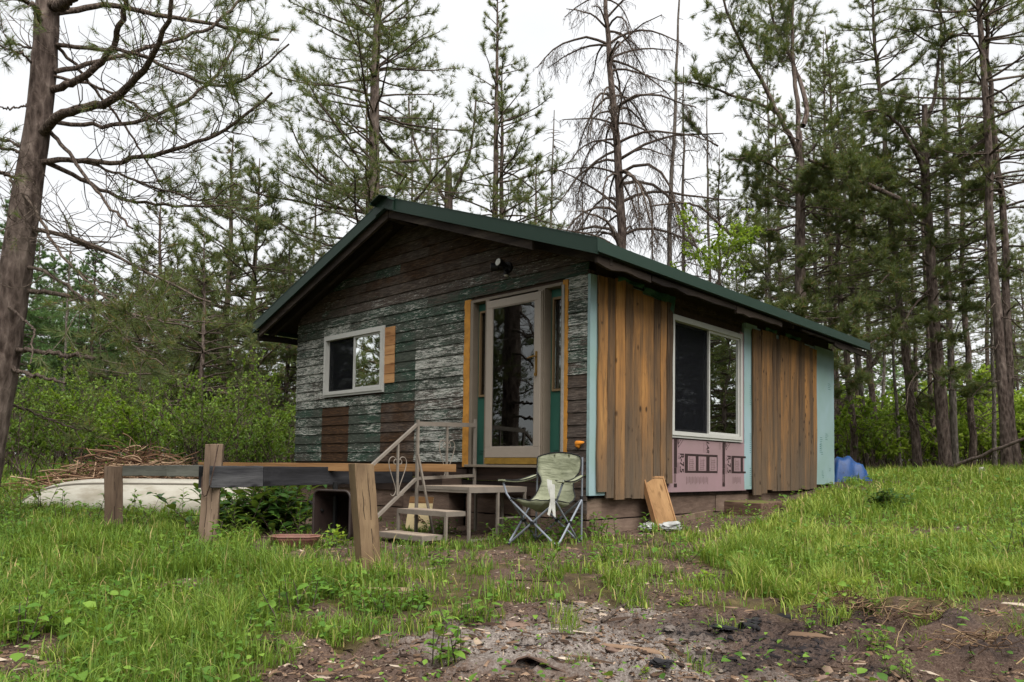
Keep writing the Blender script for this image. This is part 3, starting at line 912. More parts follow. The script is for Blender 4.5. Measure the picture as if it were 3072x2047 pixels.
# ------------------------------------------------------------------ glass, windows and the door unit
def glass(name, tint=(.55, .58, .56, 1), refl=1.0):
    g = G(name)
    tr = g.n('ShaderNodeBsdfTransparent'); tr.inputs[0].default_value = tint
    gl = g.n('ShaderNodeBsdfGlossy'); gl.inputs['Roughness'].default_value = .004; gl.inputs[0].default_value = (.9, .93, .92, 1)
    n = g.noise(g.coord(), 1.3, 2)
    g.l(g.bump(n, .06, .05), gl.inputs['Normal'])
    fr = g.n('ShaderNodeFresnel'); fr.inputs[0].default_value = 1.5
    f = g.math('ADD', g.math('MULTIPLY', fr.outputs[0], 1.9 * refl), .02, True)
    mx = g.n('ShaderNodeMixShader'); g.l(f, mx.inputs[0])
    g.l(tr.outputs[0], mx.inputs[1]); g.l(gl.outputs[0], mx.inputs[2]); g.l(mx.outputs[0], g.o.inputs[0])
    return g.m
M_GLASS = glass('window_glass')
g = G('insect_screen')
tr = g.n('ShaderNodeBsdfTransparent'); df = g.n('ShaderNodeBsdfDiffuse'); df.inputs[0].default_value = rgb(26, 27, 30)
mx = g.n('ShaderNodeMixShader'); mx.inputs[0].default_value = .6
g.l(tr.outputs[0], mx.inputs[1]); g.l(df.outputs[0], mx.inputs[2]); g.l(mx.outputs[0], g.o.inputs[0])
M_SCREEN = g.m

def slider(name, parent, P, w, h, blinds=False):
    """sliding window; P maps (along, out, up) to local cabin coords"""
    def bx(m, a0, a1, o0, o1, z0, z1, col=(.5,) * 3):
        p = [P(a, o, z) for z in (z0, z1) for (a, o) in ((a0, o0), (a1, o0), (a1, o1), (a0, o1))]
        m.hexa(p, col)
    root = bpy.data.objects.new(name, None); COL.objects.link(root); root.parent = parent
    root.empty_display_size = .1
    m = MB(); f = .05
    bx(m, 0, w, -.06, .035, 0, f); bx(m, 0, w, -.06, .035, h - f, h); bx(m, 0, f, -.06, .035, f, h - f); bx(m, w - f, w, -.06, .035, f, h - f)
    bx(m, -.025, w + .025, .0, .02, -.03, 0); bx(m, -.025, w + .025, .0, .02, h, h + .025); bx(m, -.025, 0, .0, .02, 0, h); bx(m, w, w + .025, .0, .02, 0, h)
    m.build('frame', M_WHITE, root)
    c = w * .52
    m = MB()
    for a, b, o in ((f, c + .02, -.05), (c - .02, w - f, -.018)):
        s = .032
        bx(m, a, b, o, o + .026, f, f + s); bx(m, a, b, o, o + .026, h - f - s, h - f); bx(m, a, a + s, o, o + .026, f + s, h - f - s); bx(m, b - s, b, o, o + .026, f + s, h - f - s)
    m.build('sash', M_WHITE, root)
    for a, b, o in ((f + .03, c - .01, -.04), (c + .01, w - f - .03, -.008)):
        m = MB(); bx(m, a, b, o, o + .004, f + .03, h - f - .03)
        m.build('pane', M_GLASS, root)
    m = MB(); bx(m, f + .028, c - .025, -.022, -.02, f + .005, h - f - .005)
    m.build('insect_screen', M_SCREEN, root)
    if blinds:
        m = MB()
        for i in range(5): bx(m, w - .34 + i * .058, w - .30 + i * .058, -.16 - .012 * (i % 2), -.155 - .012 * (i % 2), .06, h - .06)
        m.build('vertical_blind', plain('blind_fabric', rgb(120, 118, 112), .8), root)
    return root
# along = from the viewer's left to right
slider('window', cabin, lambda a, o, z: (-5.103 + a, -.03 - o, 1.044 + z), 1.481, .893)
slider('window', cabin, lambda a, o, z: (.035 + o, 1.612 + a, .4 + z), 1.872, 1.489, True)

def door_unit():
    z1 = 2.06
    m = MB()       # tan jambs, head and mullions
    D = .115
    m.box(-1.85, -1.80, -.03, D, 0, z1); m.box(-.372, -.345, -.03, D, 0, z1); m.box(-1.80, -.372, -.03, D, z1 - .035, z1)
    m.box(-1.56, -1.50, -.05, D, .0, z1 - .035); m.box(-.70, -.60, -.05, D, .0, z1 - .035); m.box(-.655, -.61, -.07, -.051, .0, 2.0)
    m.box(-1.86, -.335, -.09, D, -.03, .0)
    m.build('door_frame', M_TAN, cabin, bevel=.003)
    # foam and raw wood strips either side
    M_FOAMY = plain('yellowed_foam', rgb(176, 124, 52), .8, var=.35, bump=.6)
    for (a, b) in ((1.852, 1.955), (.275, .338)):
        m = MB(); n = 26; zz = np.linspace(-.03 if a > 1 else -.3, 2.075, n)
        e = rng.uniform(-.008, .008, n)
        for i in range(n - 1):
            m.hexa([(-b - e[i], -.034, zz[i]), (-a, -.034, zz[i]), (-a, .0, zz[i]), (-b - e[i], .0, zz[i]), (-b - e[i + 1], -.034, zz[i + 1]), (-a, -.034, zz[i + 1]), (-a, .0, zz[i + 1]), (-b - e[i + 1], .0, zz[i + 1])])
        m.build('foam_strip', M_FOAMY, cabin)
    m = MB(); m.box(-.345, -.318, -.05, -.02, -.1, 2.02); m.build('conduit_trim', plain('grey_trim', rgb(140, 138, 134), .5, var=.2), cabin)
    # sidelights set back in the frame
    M_GREEN = plain('green_door_paint', rgb(38, 82, 70), .5, var=.08)
    for (a, b) in ((1.562, 1.798), (.374, .598)):
        r = bpy.data.objects.new('sidelight', None); COL.objects.link(r); r.parent = cabin
        m = MB(); m.box(-b, -a, .07, .113, 0, .84); m.box(-b, -a, .07, .113, 1.93, 2.02)
        m.box(-b, -b + .03, .07, .113, .84, 1.93); m.box(-a - .03, -a, .07, .113, .84, 1.93)
        m.box(-b + .045, -a - .045, .06, .0695, .14, .62); m.box(-b + .07, -a - .07, .052, .0595, .17, .59)
        m.build('panel', M_GREEN, r)
        m = MB()
        for q in ((-b + .03, -b + .05, .87, 1.90), (-a - .05, -a - .03, .87, 1.90), (-b + .03, -a - .03, .845, .87), (-b + .03, -a - .03, 1.90, 1.925)):
            m.box(q[0], q[1], .05, .082, q[2], q[3])
        m.build('glazing_bead', plain('oak_trim', rgb(112, 92, 66), .6), r)
        m = MB(); m.box(-b + .05, -a - .05, .083, .088, .87, 1.90); m.build('pane', M_GLASS, r)
    # inner panel door, dim behind the glass
    r = bpy.data.objects.new('inner_door', None); COL.objects.link(r); r.parent = cabin
    m = MB(); m.box(-1.499, -.701, .07, .11, .0, 2.02)
    m.build('door_leaf', plain('brown_door', rgb(92, 84, 68), .6), r)
    m = MB()
    for (a, b) in ((.78, 1.06), (1.14, 1.42)):
        m.box(-b, -a, .062, .0695, .15, .80); m.box(-b + .045, -a - .045, .05, .0615, .195, .755)
    m.box(-1.40, -.80, .055, .0695, .90, .93)
    m.build('door_panel', plain('brown_door_panel', rgb(112, 102, 82), .6), r)
    m = MB(); m.box(-1.38, -.82, .06, .069, .95, 1.88); m.build('pane', M_GLASS, r)
    # storm door on the face of the frame
    st = bpy.data.objects.new('storm_door', None); COL.objects.link(st); st.parent = cabin
    a, b, y0, y1 = .628, 1.504, -.085, -.053
    m = MB(); s = .092
    m.box(-b, -a, y0, y1, .085, .085 + s + .03); m.box(-b, -a, y0, y1, 1.99 - s, 1.99); m.box(-b, -b + s, y0, y1, .115 + s, 1.99 - s); m.box(-a - s, -a, y0, y1, .115 + s, 1.99 - s)
    e = .012
    for (q, w_, c, d) in ((-b + s, -b + s + e, .115 + s, 1.99 - s), (-a - s - e, -a - s, .115 + s, 1.99 - s), (-b + s + e, -a - s - e, .115 + s, .127 + s), (-b + s + e, -a - s - e, 1.99 - s - e, 1.99 - s)):
        m.box(q, w_, y0 + .006, y1, c, d)
    m.build('stile_frame', plain('storm_door_tan', rgb(134, 125, 115), .45, var=.05), st, bevel=.004)
    m = MB(); m.box(-b + s + e, -a - s - e, y0 + .014, y0 + .018, .127 + s, 1.99 - s - e); m.build('pane', M_GLASS, st)
    m = MB(); m.box(-b, -a, y0 - .004, y1, .01, .082); m.build('sweep', plain('brass_sweep', rgb(128, 100, 40), .45, var=.35), st)
    m = MB()
    m.box(-a - .064, -a - .042, y0 - .014, y0 - .001, 1.02, 1.30)
    P = [(-a - .053, y0 - .012, 1.24), (-a - .053, y0 - .05, 1.24), (-a - .10, y0 - .055, 1.235), (-a - .15, y0 - .05, 1.225)]
    m.tube(P, .009, 7)
    m.tube([(-a - .053, y0 - .012, 1.02), (-a - .053, y0 - .03, 1.02), (-a - .053, y0 - .035, 1.05)], .01, 7)
    m.build('handle', plain('brass', rgb(128, 98, 48), .4, .8, var=.1), st)
door_unit()

M_NEWWOOD = wood('fresh_pine', [(.15, rgb(124, 84, 52)), (.5, rgb(164, 122, 82)), (.85, rgb(190, 152, 108))], 0, 20, .3)
m = MB()
for i in range(6):
    m.box(-3.598, -3.375, -.036, -.0245, 1.135 + i * .133, 1.262 + i * .133, (rng.uniform(.2, .8),) * 3, .0015)
m.build('wood_patch', M_NEWWOOD, cabin)

# ------------------------------------------------------------------ right side: foam sheets, house wrap, rough boards
def foam(name, base, edge):
    g = G(name)
    n = g.noise(g.coord(), 1.3, 3); n2 = g.noise(g.coord(), 60, 3)
    c = g.mix(g.step(n, .35, .7), base, edge)
    c = g.mix(g.math('MULTIPLY', g.step(n2, .62, .75), .35), c, tuple(x * .6 for x in base[:3]) + (1,))
    return g.out(c, .75, spec=.2)
M_TEAL = foam('teal_foam', rgb(124, 148, 145), rgb(134, 156, 163))
M_PINK = foam('pink_foam', rgb(128, 108, 110), rgb(138, 113, 119))
M_PRINT = plain('print_ink', rgb(40, 25, 26), .7, var=.1)
M_FAINT = plain('faded_ink', rgb(92, 72, 74), .7, var=.1)
M_TINK = plain('teal_ink', rgb(62, 104, 102), .7, var=.1)

def letters(s, size, P, mat, parent, name='lettering', italic=0, squash=1.0, bold=0, fit=None):
    """flat lettering; P maps (right, up) of the text to local coords"""
    cu = bpy.data.curves.new(name, 'FONT'); cu.body = s; cu.size = size; cu.shear = italic; cu.offset = bold
    t = bpy.data.objects.new(name, cu); COL.objects.link(t)
    dg = bpy.context.evaluated_depsgraph_get(); dg.update()
    me = bpy.data.meshes.new_from_object(t.evaluated_get(dg))
    bpy.data.objects.remove(t); bpy.data.curves.remove(cu)
    if fit: squash = fit / max(v_.co.x for v_ in me.vertices)
    for v_ in me.vertices:
        v_.co = P(v_.co.x * squash, v_.co.y)
    me.name = name
    return link(name, me, mat, parent)

def foams():
    def sheet(a, b, z0, z1, x0, x1, mat=M_TEAL, rag=0, name='foam_board'):
        m = MB()
        n = max(2, int((z1 - z0) / .06)); zz = np.linspace(z0, z1, n)
        ea = rng.uniform(-rag, rag, n); eb = rng.uniform(-rag, rag, n)
        for i in range(n - 1):
            m.hexa([(x0, a + ea[i], zz[i]), (x1, a + ea[i], zz[i]), (x1, b + eb[i], zz[i]), (x0, b + eb[i], zz[i]), (x0, a + ea[i + 1], zz[i + 1]), (x1, a + ea[i + 1], zz[i + 1]), (x1, b + eb[i + 1], zz[i + 1]), (x0, b + eb[i + 1], zz[i + 1])])
        return m.build(name, mat, cabin)
    sheet(-.026, .30, -.325, 2.09, .0, .037, rag=.002)
    sheet(.302, 1.56, -.10, 2.09, .0, .025)
    sheet(3.60, 3.83, -.295, 2.10, .0, .037, rag=.004)
    m = MB(); m.box(.038, .052, 3.62, 3.98, 2.03, 2.10); m.box(.0, .03, 3.84, 6.18, -.1, 2.08); m.build('foam_board', M_TEAL, cabin)
    e = sheet(6.195, 7.03, -.24, 2.10, .0, .04, rag=.006)
    m = MB(); m.box(.0, .032, 1.565, 1.61, .36, 2.05); m.box(.0, .03, 3.487, 3.597, .36, 1.95); m.build('foam_board', M_PINK, cabin)
    p = sheet(1.56, 3.655, -.31, .355, .0, .036, M_PINK)
    X = .0372
    def rect(m, a, b, z0, z1, x=X):
        m.add([(x, a, z0), (x, b, z0), (x, b, z1), (x, a, z1)], [(0, 1, 2, 3)])
    # print: repeated every metre or so along the sheet; s places one repeat. picture px of the crop -> metres
    m = MB(); fm = MB()
    def block(v0, full=True):
        rect(m, v0 + .0, v0 + .074, .0, .352); rect(m, v0 + .0, v0 + .066, -.08, -.002) if full else rect(m, v0, v0 + .07, -.2, -.002); rect(m, v0 + .0, v0 + .073, -.25, -.202)
        rect(fm, v0 + .004, v0 + .05, -.19, -.085)
        a, b = v0 + .26, min(v0 + 1.115, 3.645)
        z0, z1 = -.068, .176
        rect(m, a, b, z1 - .028, z1); rect(m, a, b, z0, z0 + .028); rect(m, a, a + .078, z0 + .0285, z1 - .0285)
        for k, kw in ((a + .275, .072), (a + .549, .087)):
            if k + .07 < 3.645: rect(m, k, min(k + kw, 3.645), z0 + .0285, z1 - .0285)
        if b < 3.6: rect(m, b - .02, b, z0 + .028, z1 - .028)
        for i, k in enumerate((a + .085, a + .357, a + .646)):       # line drawings in the three panels
            if k + .16 > 3.65: continue
            for j in range(6):
                zz = z0 + .045 + j * .024
                rect(fm, k + .02 + .012 * (j % 3), k + .15 - .014 * ((j + i) % 3), zz, zz + .006)
            rect(fm, k + .03, k + .037, z0 + .04, z1 - .04); rect(fm, k + .115, k + .122, z0 + .05, z1 - .05)
        # fine print below the frame
        for j in range(16 if full else 7):
            k = a + .04 + j * .036
            if k < 3.62: rect(fm, k, k + .012, -.215 + .012 * (j % 3), -.115 - .01 * (j % 2))
        for j in range(3):
            rect(fm, v0 + .082 + j * .02, v0 + .09 + j * .02, -.075, .06)
        # the two big chevron strokes under the sill
        for (q0, q1, zt_, zb_) in ((.078, .105, .353, .25), (.225, .105, .353, .25)):
            for o in (0, .035):
                aa, bb = v0 + q0 + (o * .8 if q0 < .1 else -o * 1.6), v0 + q1
                m.add([(X, aa - .006, zt_), (X, aa + .006, zt_), (X, bb + .006, zb_ + o * 1.2), (X, bb - .006, zb_ + o * 1.2)], [(0, 1, 2, 3)])
    block(1.70); block(2.951, False)
    rect(m, 1.605, 1.635, -.075, .16)
    for q in (2.43, 2.47): rect(fm, q, q + .006, .2, .33)
    for q in (2.86, 2.89): rect(fm, q, q + .006, .25, .34)
    m.build('printed_frame', M_PRINT, p); fm.build('small_print', M_FAINT, p)
    for v0 in (1.70, 2.951):       # lettering reads downwards
        letters('R-7.5', .134, lambda r, u, v0=v0: (X, v0 + .147 + u, .18 - r), M_PRINT, p, fit=.245, bold=.004)
        letters('1 1/2', .06, lambda r, u, v0=v0: (X, v0 + .10 + u, .18 - r), M_PRINT, p, fit=.075)
    letters('LAR', .095, lambda r, u: (X, 2.52 + u, .353 - r), M_PRINT, p, italic=.3, fit=.16, bold=.003)
    # rows of small dark stamps on the end sheet
    m = MB()
    for (v0, z0, n, wd) in [(6.75, 1.50, 4, .16), (6.62, .62, 4, .14), (6.38, .55, 7, .12), (6.36, .43, 5, .10), (6.42, .30, 2, .1), (6.78, .02, 2, .09), (6.45, -.02, 3, .08), (6.48, -.10, 2, .07)]:
        for j in range(n):
            rect(m, v0, v0 + wd * rng.uniform(.6, 1), z0 - j * .032, z0 - j * .032 + .009, .0412)
    m.build('stamped_print', M_TINK, e)
    m = MB()
    for z in list(np.arange(1.2, .9, -.03)) + list(np.arange(.5, .2, -.03)) + list(np.arange(0, -.25, -.03)):
        rect(m, 3.765, 3.815, z, z + .008, .0382)
    m.build('stamped_print', M_TINK, cabin)
foams()

M_PLANK = wood('rough_pine_boards', [(.10, rgb(36, 26, 19)), (.30, rgb(78, 62, 48)), (.48, rgb(108, 82, 56)), (.66, rgb(142, 102, 60)), (.9, rgb(172, 132, 82))], 2, 20, .9, greyfoot=(1.3, -.5, rgb(88, 78, 67)), vary=.5, knotz=5.5)
def planks(edges, tops, bots, hues):
    m = MB()
    for i, (a, b) in enumerate(zip(edges, edges[1:])):
        n = 7; zz = np.linspace(bots[i], tops[i], n)
        x0 = .042 + rng.uniform(0, .012); th = .021 + rng.uniform(0, .006)
        wob = rng.normal(0, .0035, (n, 2)); cup = rng.normal(0, .003, n)
        for k in range(n - 1):
            V = []
            for q in (k, k + 1):
                V += [(x0 + cup[q], a + .003 + wob[q, 0], zz[q]), (x0 + th + cup[q], a + .003 + wob[q, 0], zz[q]), (x0 + th + cup[q], b - .003 + wob[q, 1], zz[q]), (x0 + cup[q], b - .003 + wob[q, 1], zz[q])]
            m.hexa(V, (hues[i], hues[i], hues[i]))
    return m.build('plank_siding', M_PLANK, cabin)
planks([.088, .255, .40, .585, .735, .94, 1.185, 1.335, 1.465, 1.60], [2.09, 2.10, 2.12, 2.11, 2.06, 2.03, 2.02, 2.03, 2.03], [-.286, -.355, -.375, -.36, -.37, -.375, -.19, -.16, -.20],
       [.72, .24, .84, .3, .55, .74, .22, .66, .2])
planks([3.816, 4.088, 4.268, 4.463, 4.603, 4.746, 5.091, 5.424, 5.662, 5.866, 6.03, 6.19], [2.04, 2.065, 2.07, 2.07, 2.0, 2.08, 2.06, 2.07, 2.04, 2.03, 2.02], [-.38, -.36, -.31, -.33, -.33, -.33, -.33, -.31, -.32, -.31, -.30],
       [.3, .42, .55, .36, .16, .5, .42, .22, .62, .32, .78])
M_WRAP = plain('green_house_wrap', rgb(38, 76, 58), .6)      # torn scraps of green house wrap along the top
for (a, b, zt_, d0, d1) in [(.42, .95, 2.145, .06, .05), (.95, 1.5, 2.12, .06, .11), (1.42, 1.64, 2.12, .12, .22), (4.2, 4.6, 2.12, .04, .05), (4.9, 5.5, 2.13, .04, .06)]:
    m = MB(); yy = np.linspace(a, b, 7); P = np.zeros((7, 4, 3))
    for i, y in enumerate(yy):
        dep = d0 + (d1 - d0) * i / 6 + rng.uniform(-.012, .012)
        for j in range(4):
            P[i, j] = (.078 + .012 * math.sin(i * 1.3 + j), y, zt_ - dep * j / 3)
    m.grid(P, thick=.003); m.build('house_wrap', M_WRAP, cabin)

# floodlight in the gable
fl = bpy.data.objects.new('floodlight', None); COL.objects.link(fl); fl.parent = cabin
fl.location = (-1.2, -.02, 2.37)
m = MB(); m.tube([(0, 0, 0), (0, -.035, 0)], .065, 14); m.tube([(0, -.03, -.03), (0, -.05, -.07), (0, -.05, -.10)], [.022, .03, .034], 10); m.build('mount', M_BLACK, fl)
for s, d in ((-1, (-.85, -.45, .05)), (1, (-.05, -.9, .12))):
    d = np.array(d); d = d / np.linalg.norm(d); b = np.array((s * .03 - .02, -.045, .01))
    m = MB(); m.tube([b, b + d * .05, b + d * .06, b + d * .13, b + d * .15], [.02, .022, .034, .048, .05], 14); h = m.build('lamp_head', M_BLACK, fl, smooth=False)
    m = MB(); m.tube([b + d * .149, b + d * .154], [.044, .04], 14); m.build('lens', plain('lamp_glass', rgb(205, 205, 200), .3), h)
m = MB(); m.tube([(0, -.05, -.10), (0, -.05, -.115)], [.03, .02], 10); m.build('sensor', M_WHITE, fl)

# orange foam blob by the corner and two dark knots
m = MB()
m.tube([(-.12, -.028, .215), (-.10, -.05, .235), (-.06, -.05, .245), (-.02, -.045, .25)], [.03, .04, .022, .008], 8)
m.tube([(-.10, -.03, .19), (-.10, -.055, .215), (-.10, -.045, .25)], [.015, .03, .012], 8)
m.build('foam_blob', plain('orange_foam', rgb(206, 128, 36), .75, var=.2), cabin, smooth=True)
# ------------------------------------------------------------------ THINGS AROUND THE CABIN
def wp(x, y, z):
    """cabin-local metres -> world"""
    c, s = math.cos(CYAW), math.sin(CYAW)
    return np.array([CC[0] + c * x + s * y, CC[1] - s * x + c * y, CC[2] + z])

# ---- metal steps with scroll railing
M_STEEL = plain('grey_brown_paint', rgb(122, 114, 105), .5, var=.2)
M_TREAD = wood('tread_ply', [(.15, rgb(96, 84, 74)), (.5, rgb(140, 127, 113)), (.85, rgb(164, 150, 136))], 0, 16, .3)
M_SCROLL = plain('pale_scroll_paint', rgb(128, 119, 109), .5, var=.2)
def steps():
    o = wp(-1.25, -.8, 0); zg = gz(o[0], o[1])
    r = empty('metal_steps', (o[0], o[1], zg), -CYAW, 'grey metal porch steps with wooden treads and one scrolled railing', 'steps')
    oz = zg - CC[2]
    def T(m, name, mat, **k):
        m2 = MB(); m2.v = [v + np.array([1.25, .8, -oz]) for v in m.v]; m2.f = m.f; m2.c = m.c; m2.n = m.n
        return m2.build(name, mat, r, **k)
    low = -.98
    frames = [(-1.665, -.83, -.97, -.06, -.25, .06), (-1.70, -.88, -1.25, -.972, -.505, .05), (-1.69, -.925, -1.53, -1.252, -.745, .05)]
    for i, (x0, x1, y0, y1, z, h) in enumerate(frames):
        m = MB(); t = .022
        m.box(x0, x1, y0, y0 + t, z - h, z); m.box(x0, x1, y1 - t, y1, z - h, z); m.box(x0, x0 + t, y0 + t, y1 - t, z - h, z); m.box(x1 - t, x1, y0 + t, y1 - t, z - h, z)
        if i == 0: m.box(x0 + .02, x1 - .02, y0 - .006, y0, z - h * .55, z - h * .45)
        T(m, 'platform_frame' if i == 0 else 'tread_frame', M_STEEL)
        m = MB(); m.box(x0 + t + .001, x1 - t - .001, y0 + t + .001, y1 - t - .001, z - .022, z + .004, (.6 - .12 * i,) * 3)
        T(m, 'platform_board' if i == 0 else 'tread_board', M_TREAD)
    s = .028
    for (x, y, top) in [(-.845, -.955, -.31), (-.845, -.52, -.31), (-.845, -.08, -.31), (-1.65, -.08, -.31), (-.895, -1.237, -.555), (-1.685, -1.237, -.555), (-.94, -1.515, -.795), (-1.675, -1.515, -.795), (-1.2, -.08, -.31)]:
        m = MB(); m.box(x - s / 2, x + s / 2, y - s / 2, y + s / 2, low, top); T(m, 'leg', M_STEEL)
    m = MB(); m.box(-.855, -.835, -.94, -.1, -.83, -.805); m.box(-.84, -.83, -.505, -.1, -.6, -.585); T(m, 'stretcher', M_STEEL)
    # railing on the left side
    xr = -1.70
    m = MB(); m.box(xr - .015, xr + .015, -.985, -.955, low, .50); T(m, 'railing_post', M_STEEL)
    m = MB(); m.box(xr - .015, xr + .015, -.075, -.045, -.31, .56); T(m, 'railing_post', M_STEEL)
    m = MB(); m.bar((xr, -1.70, -.115), (xr, -1.70, -.98), .03, .03, (1, 0, 0)); T(m, 'railing_post', M_STEEL)
    m = MB()
    m.bar((xr, -.985, .445), (xr, -1.72, -.12), .036, .03); m.bar((xr, -.985, -.175), (xr, -1.72, -.74), .036, .03)
    m.bar((xr, -.955, .455), (xr, -.075, .485), .03, .05); m.bar((xr, -.955, -.17), (xr, -.075, -.135), .03, .035)
    m.bar((xr, -1.25, .215), (xr, -1.25, -.36), .022, .022, (1, 0, 0)); m.bar((xr, -.52, .45), (xr, -.52, -.16), .022, .022, (1, 0, 0))
    T(m, 'rail', M_STEEL)
    m = MB(); m.bar((xr + .12, -1.06, .10), (xr + .22, -.86, -.93), .022, .022, (1, 0, 0)); T(m, 'brace', M_STEEL)
    for (y, z) in ((-1.25, .05), (-.52, .26)):
        for sg in (-1, 1):
            pts = [(.02, -.055), (.045, -.07), (.062, -.045), (.05, -.012), (.028, -.002), (.018, -.03), (.03, .012), (.075, .03), (.125, .0), (.13, -.06), (.095, -.16), (.05, -.26), (.02, -.33), (.022, -.38), (.05, -.42), (.085, -.415), (.09, -.385)]
            q = np.array(pts)
            t = np.linspace(0, len(q) - 1, 60); P = np.stack([np.interp(t, range(len(q)), q[:, k]) for k in (0, 1)], 1)
            P = np.stack([np.convolve(np.pad(P[:, k], 3, 'edge'), np.ones(7) / 7, 'valid') for k in (0, 1)], 1)
            m = MB(); m.tube([(xr, y + sg * a, z + b) for a, b in P], .0055, 6); T(m, 'scroll', M_SCROLL)
steps()

# ---- folding camp chair
def chair():
    c = np.array([.35, 7.63]); zg = surf(*c)
    r = empty('camping_chair', (c[0], c[1], zg + .0), math.radians(-31), 'green canvas folding camp chair with grey tube legs beside the steps', 'chair')
    M_T = plain('grey_tube', rgb(132, 138, 148), .4, .35, var=.15)
    M_J = plain('black_joint', rgb(26, 27, 30), .5)
    g = G('canvas')
    n = g.noise(g.coord((1, 1, 1)), 220, 2); n2 = g.noise(g.coord(), 7, 4); n3 = g.noise(g.coord((3, 3, 12)), 1.6, 3, .5, .8)
    col = g.mix(g.step(n2, .3, .7), rgb(136, 140, 116), rgb(160, 163, 140))
    M_C = g.out(col, .85, g.bump(g.math('ADD', g.math('MULTIPLY', n, .08), g.math('ADD', n2, n3)), .8, .02), spec=.15, trans=(.28, .30, .19, 1), tw=.2)
    a = .262
    FL, FR, RL, RR = (-a, -a), (a, -a), (-a, a), (a, a)
    seat = .45
    def leg(p, q, z1, z0=.0, rad=.011):
        m = MB(); m.tube([(p[0], p[1], z0), (q[0], q[1], z1)], rad, 8); m.build('leg', M_T, r, smooth=False)
    def ins(p, q, d):     # nudge so that crossing tubes pass each other
        return (p[0] + d[0], p[1] + d[1]), (q[0] + d[0], q[1] + d[1])
    for p, q, n_ in ((FL, FR, (0, -1)), (RL, RR, (0, 1)), (FL, RL, (-1, 0)), (FR, RR, (1, 0))):
        for (s, e, k) in ((p, q, .012), (q, p, -.012)):
            aa, bb = ins(s, e, (n_[0] * k, n_[1] * k)); leg(aa, bb, seat - .02)
        m = MB(); cx2, cy2 = (p[0] + q[0]) / 2, (p[1] + q[1]) / 2
        m.tube([(cx2 - n_[0] * .03, cy2 - n_[1] * .03, seat / 2 - .01), (cx2 + n_[0] * .03, cy2 + n_[1] * .03, seat / 2 - .01)], .018, 8); m.build('joint', M_J, r)
    for p in (FL, FR, RL, RR):
        m = MB(); m.tube([(p[0], p[1], -.01), (p[0], p[1], .025)], .02, 8); m.build('foot', M_J, r)
    for p in (RL, RR):
        m = MB(); m.tube([(p[0] * 1.02, p[1] + .02, .0), (p[0], p[1] + .035, .87)], .010, 8); m.build('back_pole', M_T, r)
        m = MB(); m.tube([(p[0], p[1] + .028, seat - .02), (p[0], p[1] + .03, seat + .02)], .02, 8); m.build('joint', M_J, r)
    for s, p in ((-1, FL), (1, FR)):
        m = MB(); m.tube([(p[0], p[1], seat - .01), (p[0] + s * .03, p[1] - .02, seat + .04), (p[0] + s * .07, p[1] - .02, .60), (p[0] + s * .065, p[1] + .02, .625)], .011, 8); m.build('arm_post', M_T, r)
        m = MB(); n = 12; P = np.zeros((n, 3, 3))
        for i in range(n):
            t = i / (n - 1)
            y = p[1] - .06 + t * (.5 + .09); w_ = (.045 if t < .35 else .035) * (1 if t < .95 else .7)
            z = .635 - .03 * math.sin(t * PI) + .05 * t
            x = p[0] + s * (.065 - .06 * t)
            for j in range(3): P[i, j] = (x + (j - 1) * w_, y, z - .006 * abs(j - 1))
        m.grid(P, thick=.012); m.build('armrest', M_C, r)
        m = MB(); m.tube([tuple(P[i, 0] + [-.002, 0, .004]) for i in range(n)], .006, 6); m.tube([tuple(P[i, 2] + [.002, 0, .004]) for i in range(n)], .006, 6); m.build('armrest_binding', M_J, r)
    rows = [(-.265, .455, .255, .02, .0), (-.24, .445, .252, .055, 0), (-.15, .425, .25, .085, 0), (-.04, .41, .245, .10, 0), (.06, .41, .24, .10, 0), (.15, .43, .242, .08, .01), (.20, .47, .232, .05, .02), (.222, .54, .205, .02, .03),
            (.24, .61, .19, 0, .035), (.25, .66, .20, 0, .035), (.262, .71, .245, 0, .03), (.27, .78, .258, 0, .03), (.278, .845, .258, 0, .028), (.282, .875, .25, -.045, .022)]
    n = 13; P = np.zeros((len(rows), n, 3))
    for i, (y, z, w_, sag, bk) in enumerate(rows):
        for j in range(n):
            q = j / (n - 1) * 2 - 1; k = 1 - q * q
            wr = .006 * math.sin(9 * q + i * 2.1) + .004 * math.sin(17 * q - i)
            P[i, j] = (q * w_, y + bk * k + (wr if i > 6 else 0), z - sag * k + (wr if i <= 6 else 0))
    m = MB(); m.grid(P, thick=.005); c_ = m.build('canvas', M_C, r, smooth=True)
    m = MB(); edge = [P[i, 0] for i in range(len(rows))] + [P[-1, j] for j in range(1, n)] + [P[i, -1] for i in range(len(rows) - 2, -1, -1)]
    m.tube(edge, .0065, 6); m.tube([P[0, j] for j in range(n)], .006, 6); m.build('binding', M_J, r)
    M_W = plain('white_webbing', rgb(206, 206, 200), .8)
    for k, pts in enumerate(([(.20, -.30, .64), (.21, -.305, .56), (.235, -.30, .45), (.20, -.31, .30)], [(.235, -.30, .60), (.24, -.31, .48), (.25, -.305, .38), (.265, -.31, .29)])):
        q = np.array(pts); t = np.linspace(0, 3, 12); C_ = np.stack([np.interp(t, range(4), q[:, d]) for d in range(3)], 1)
        w_ = np.interp(t, [0, 1, 3], [.026, .026, .012])
        G2 = np.stack([C_ + np.stack([-w_, 0 * w_, 0 * w_ + .006], 1), C_ + np.stack([w_, 0 * w_, 0 * w_ - .006], 1)], 1)
        m = MB(); m.grid(G2, thick=.003); m.build('strap', M_W, r)
chair()

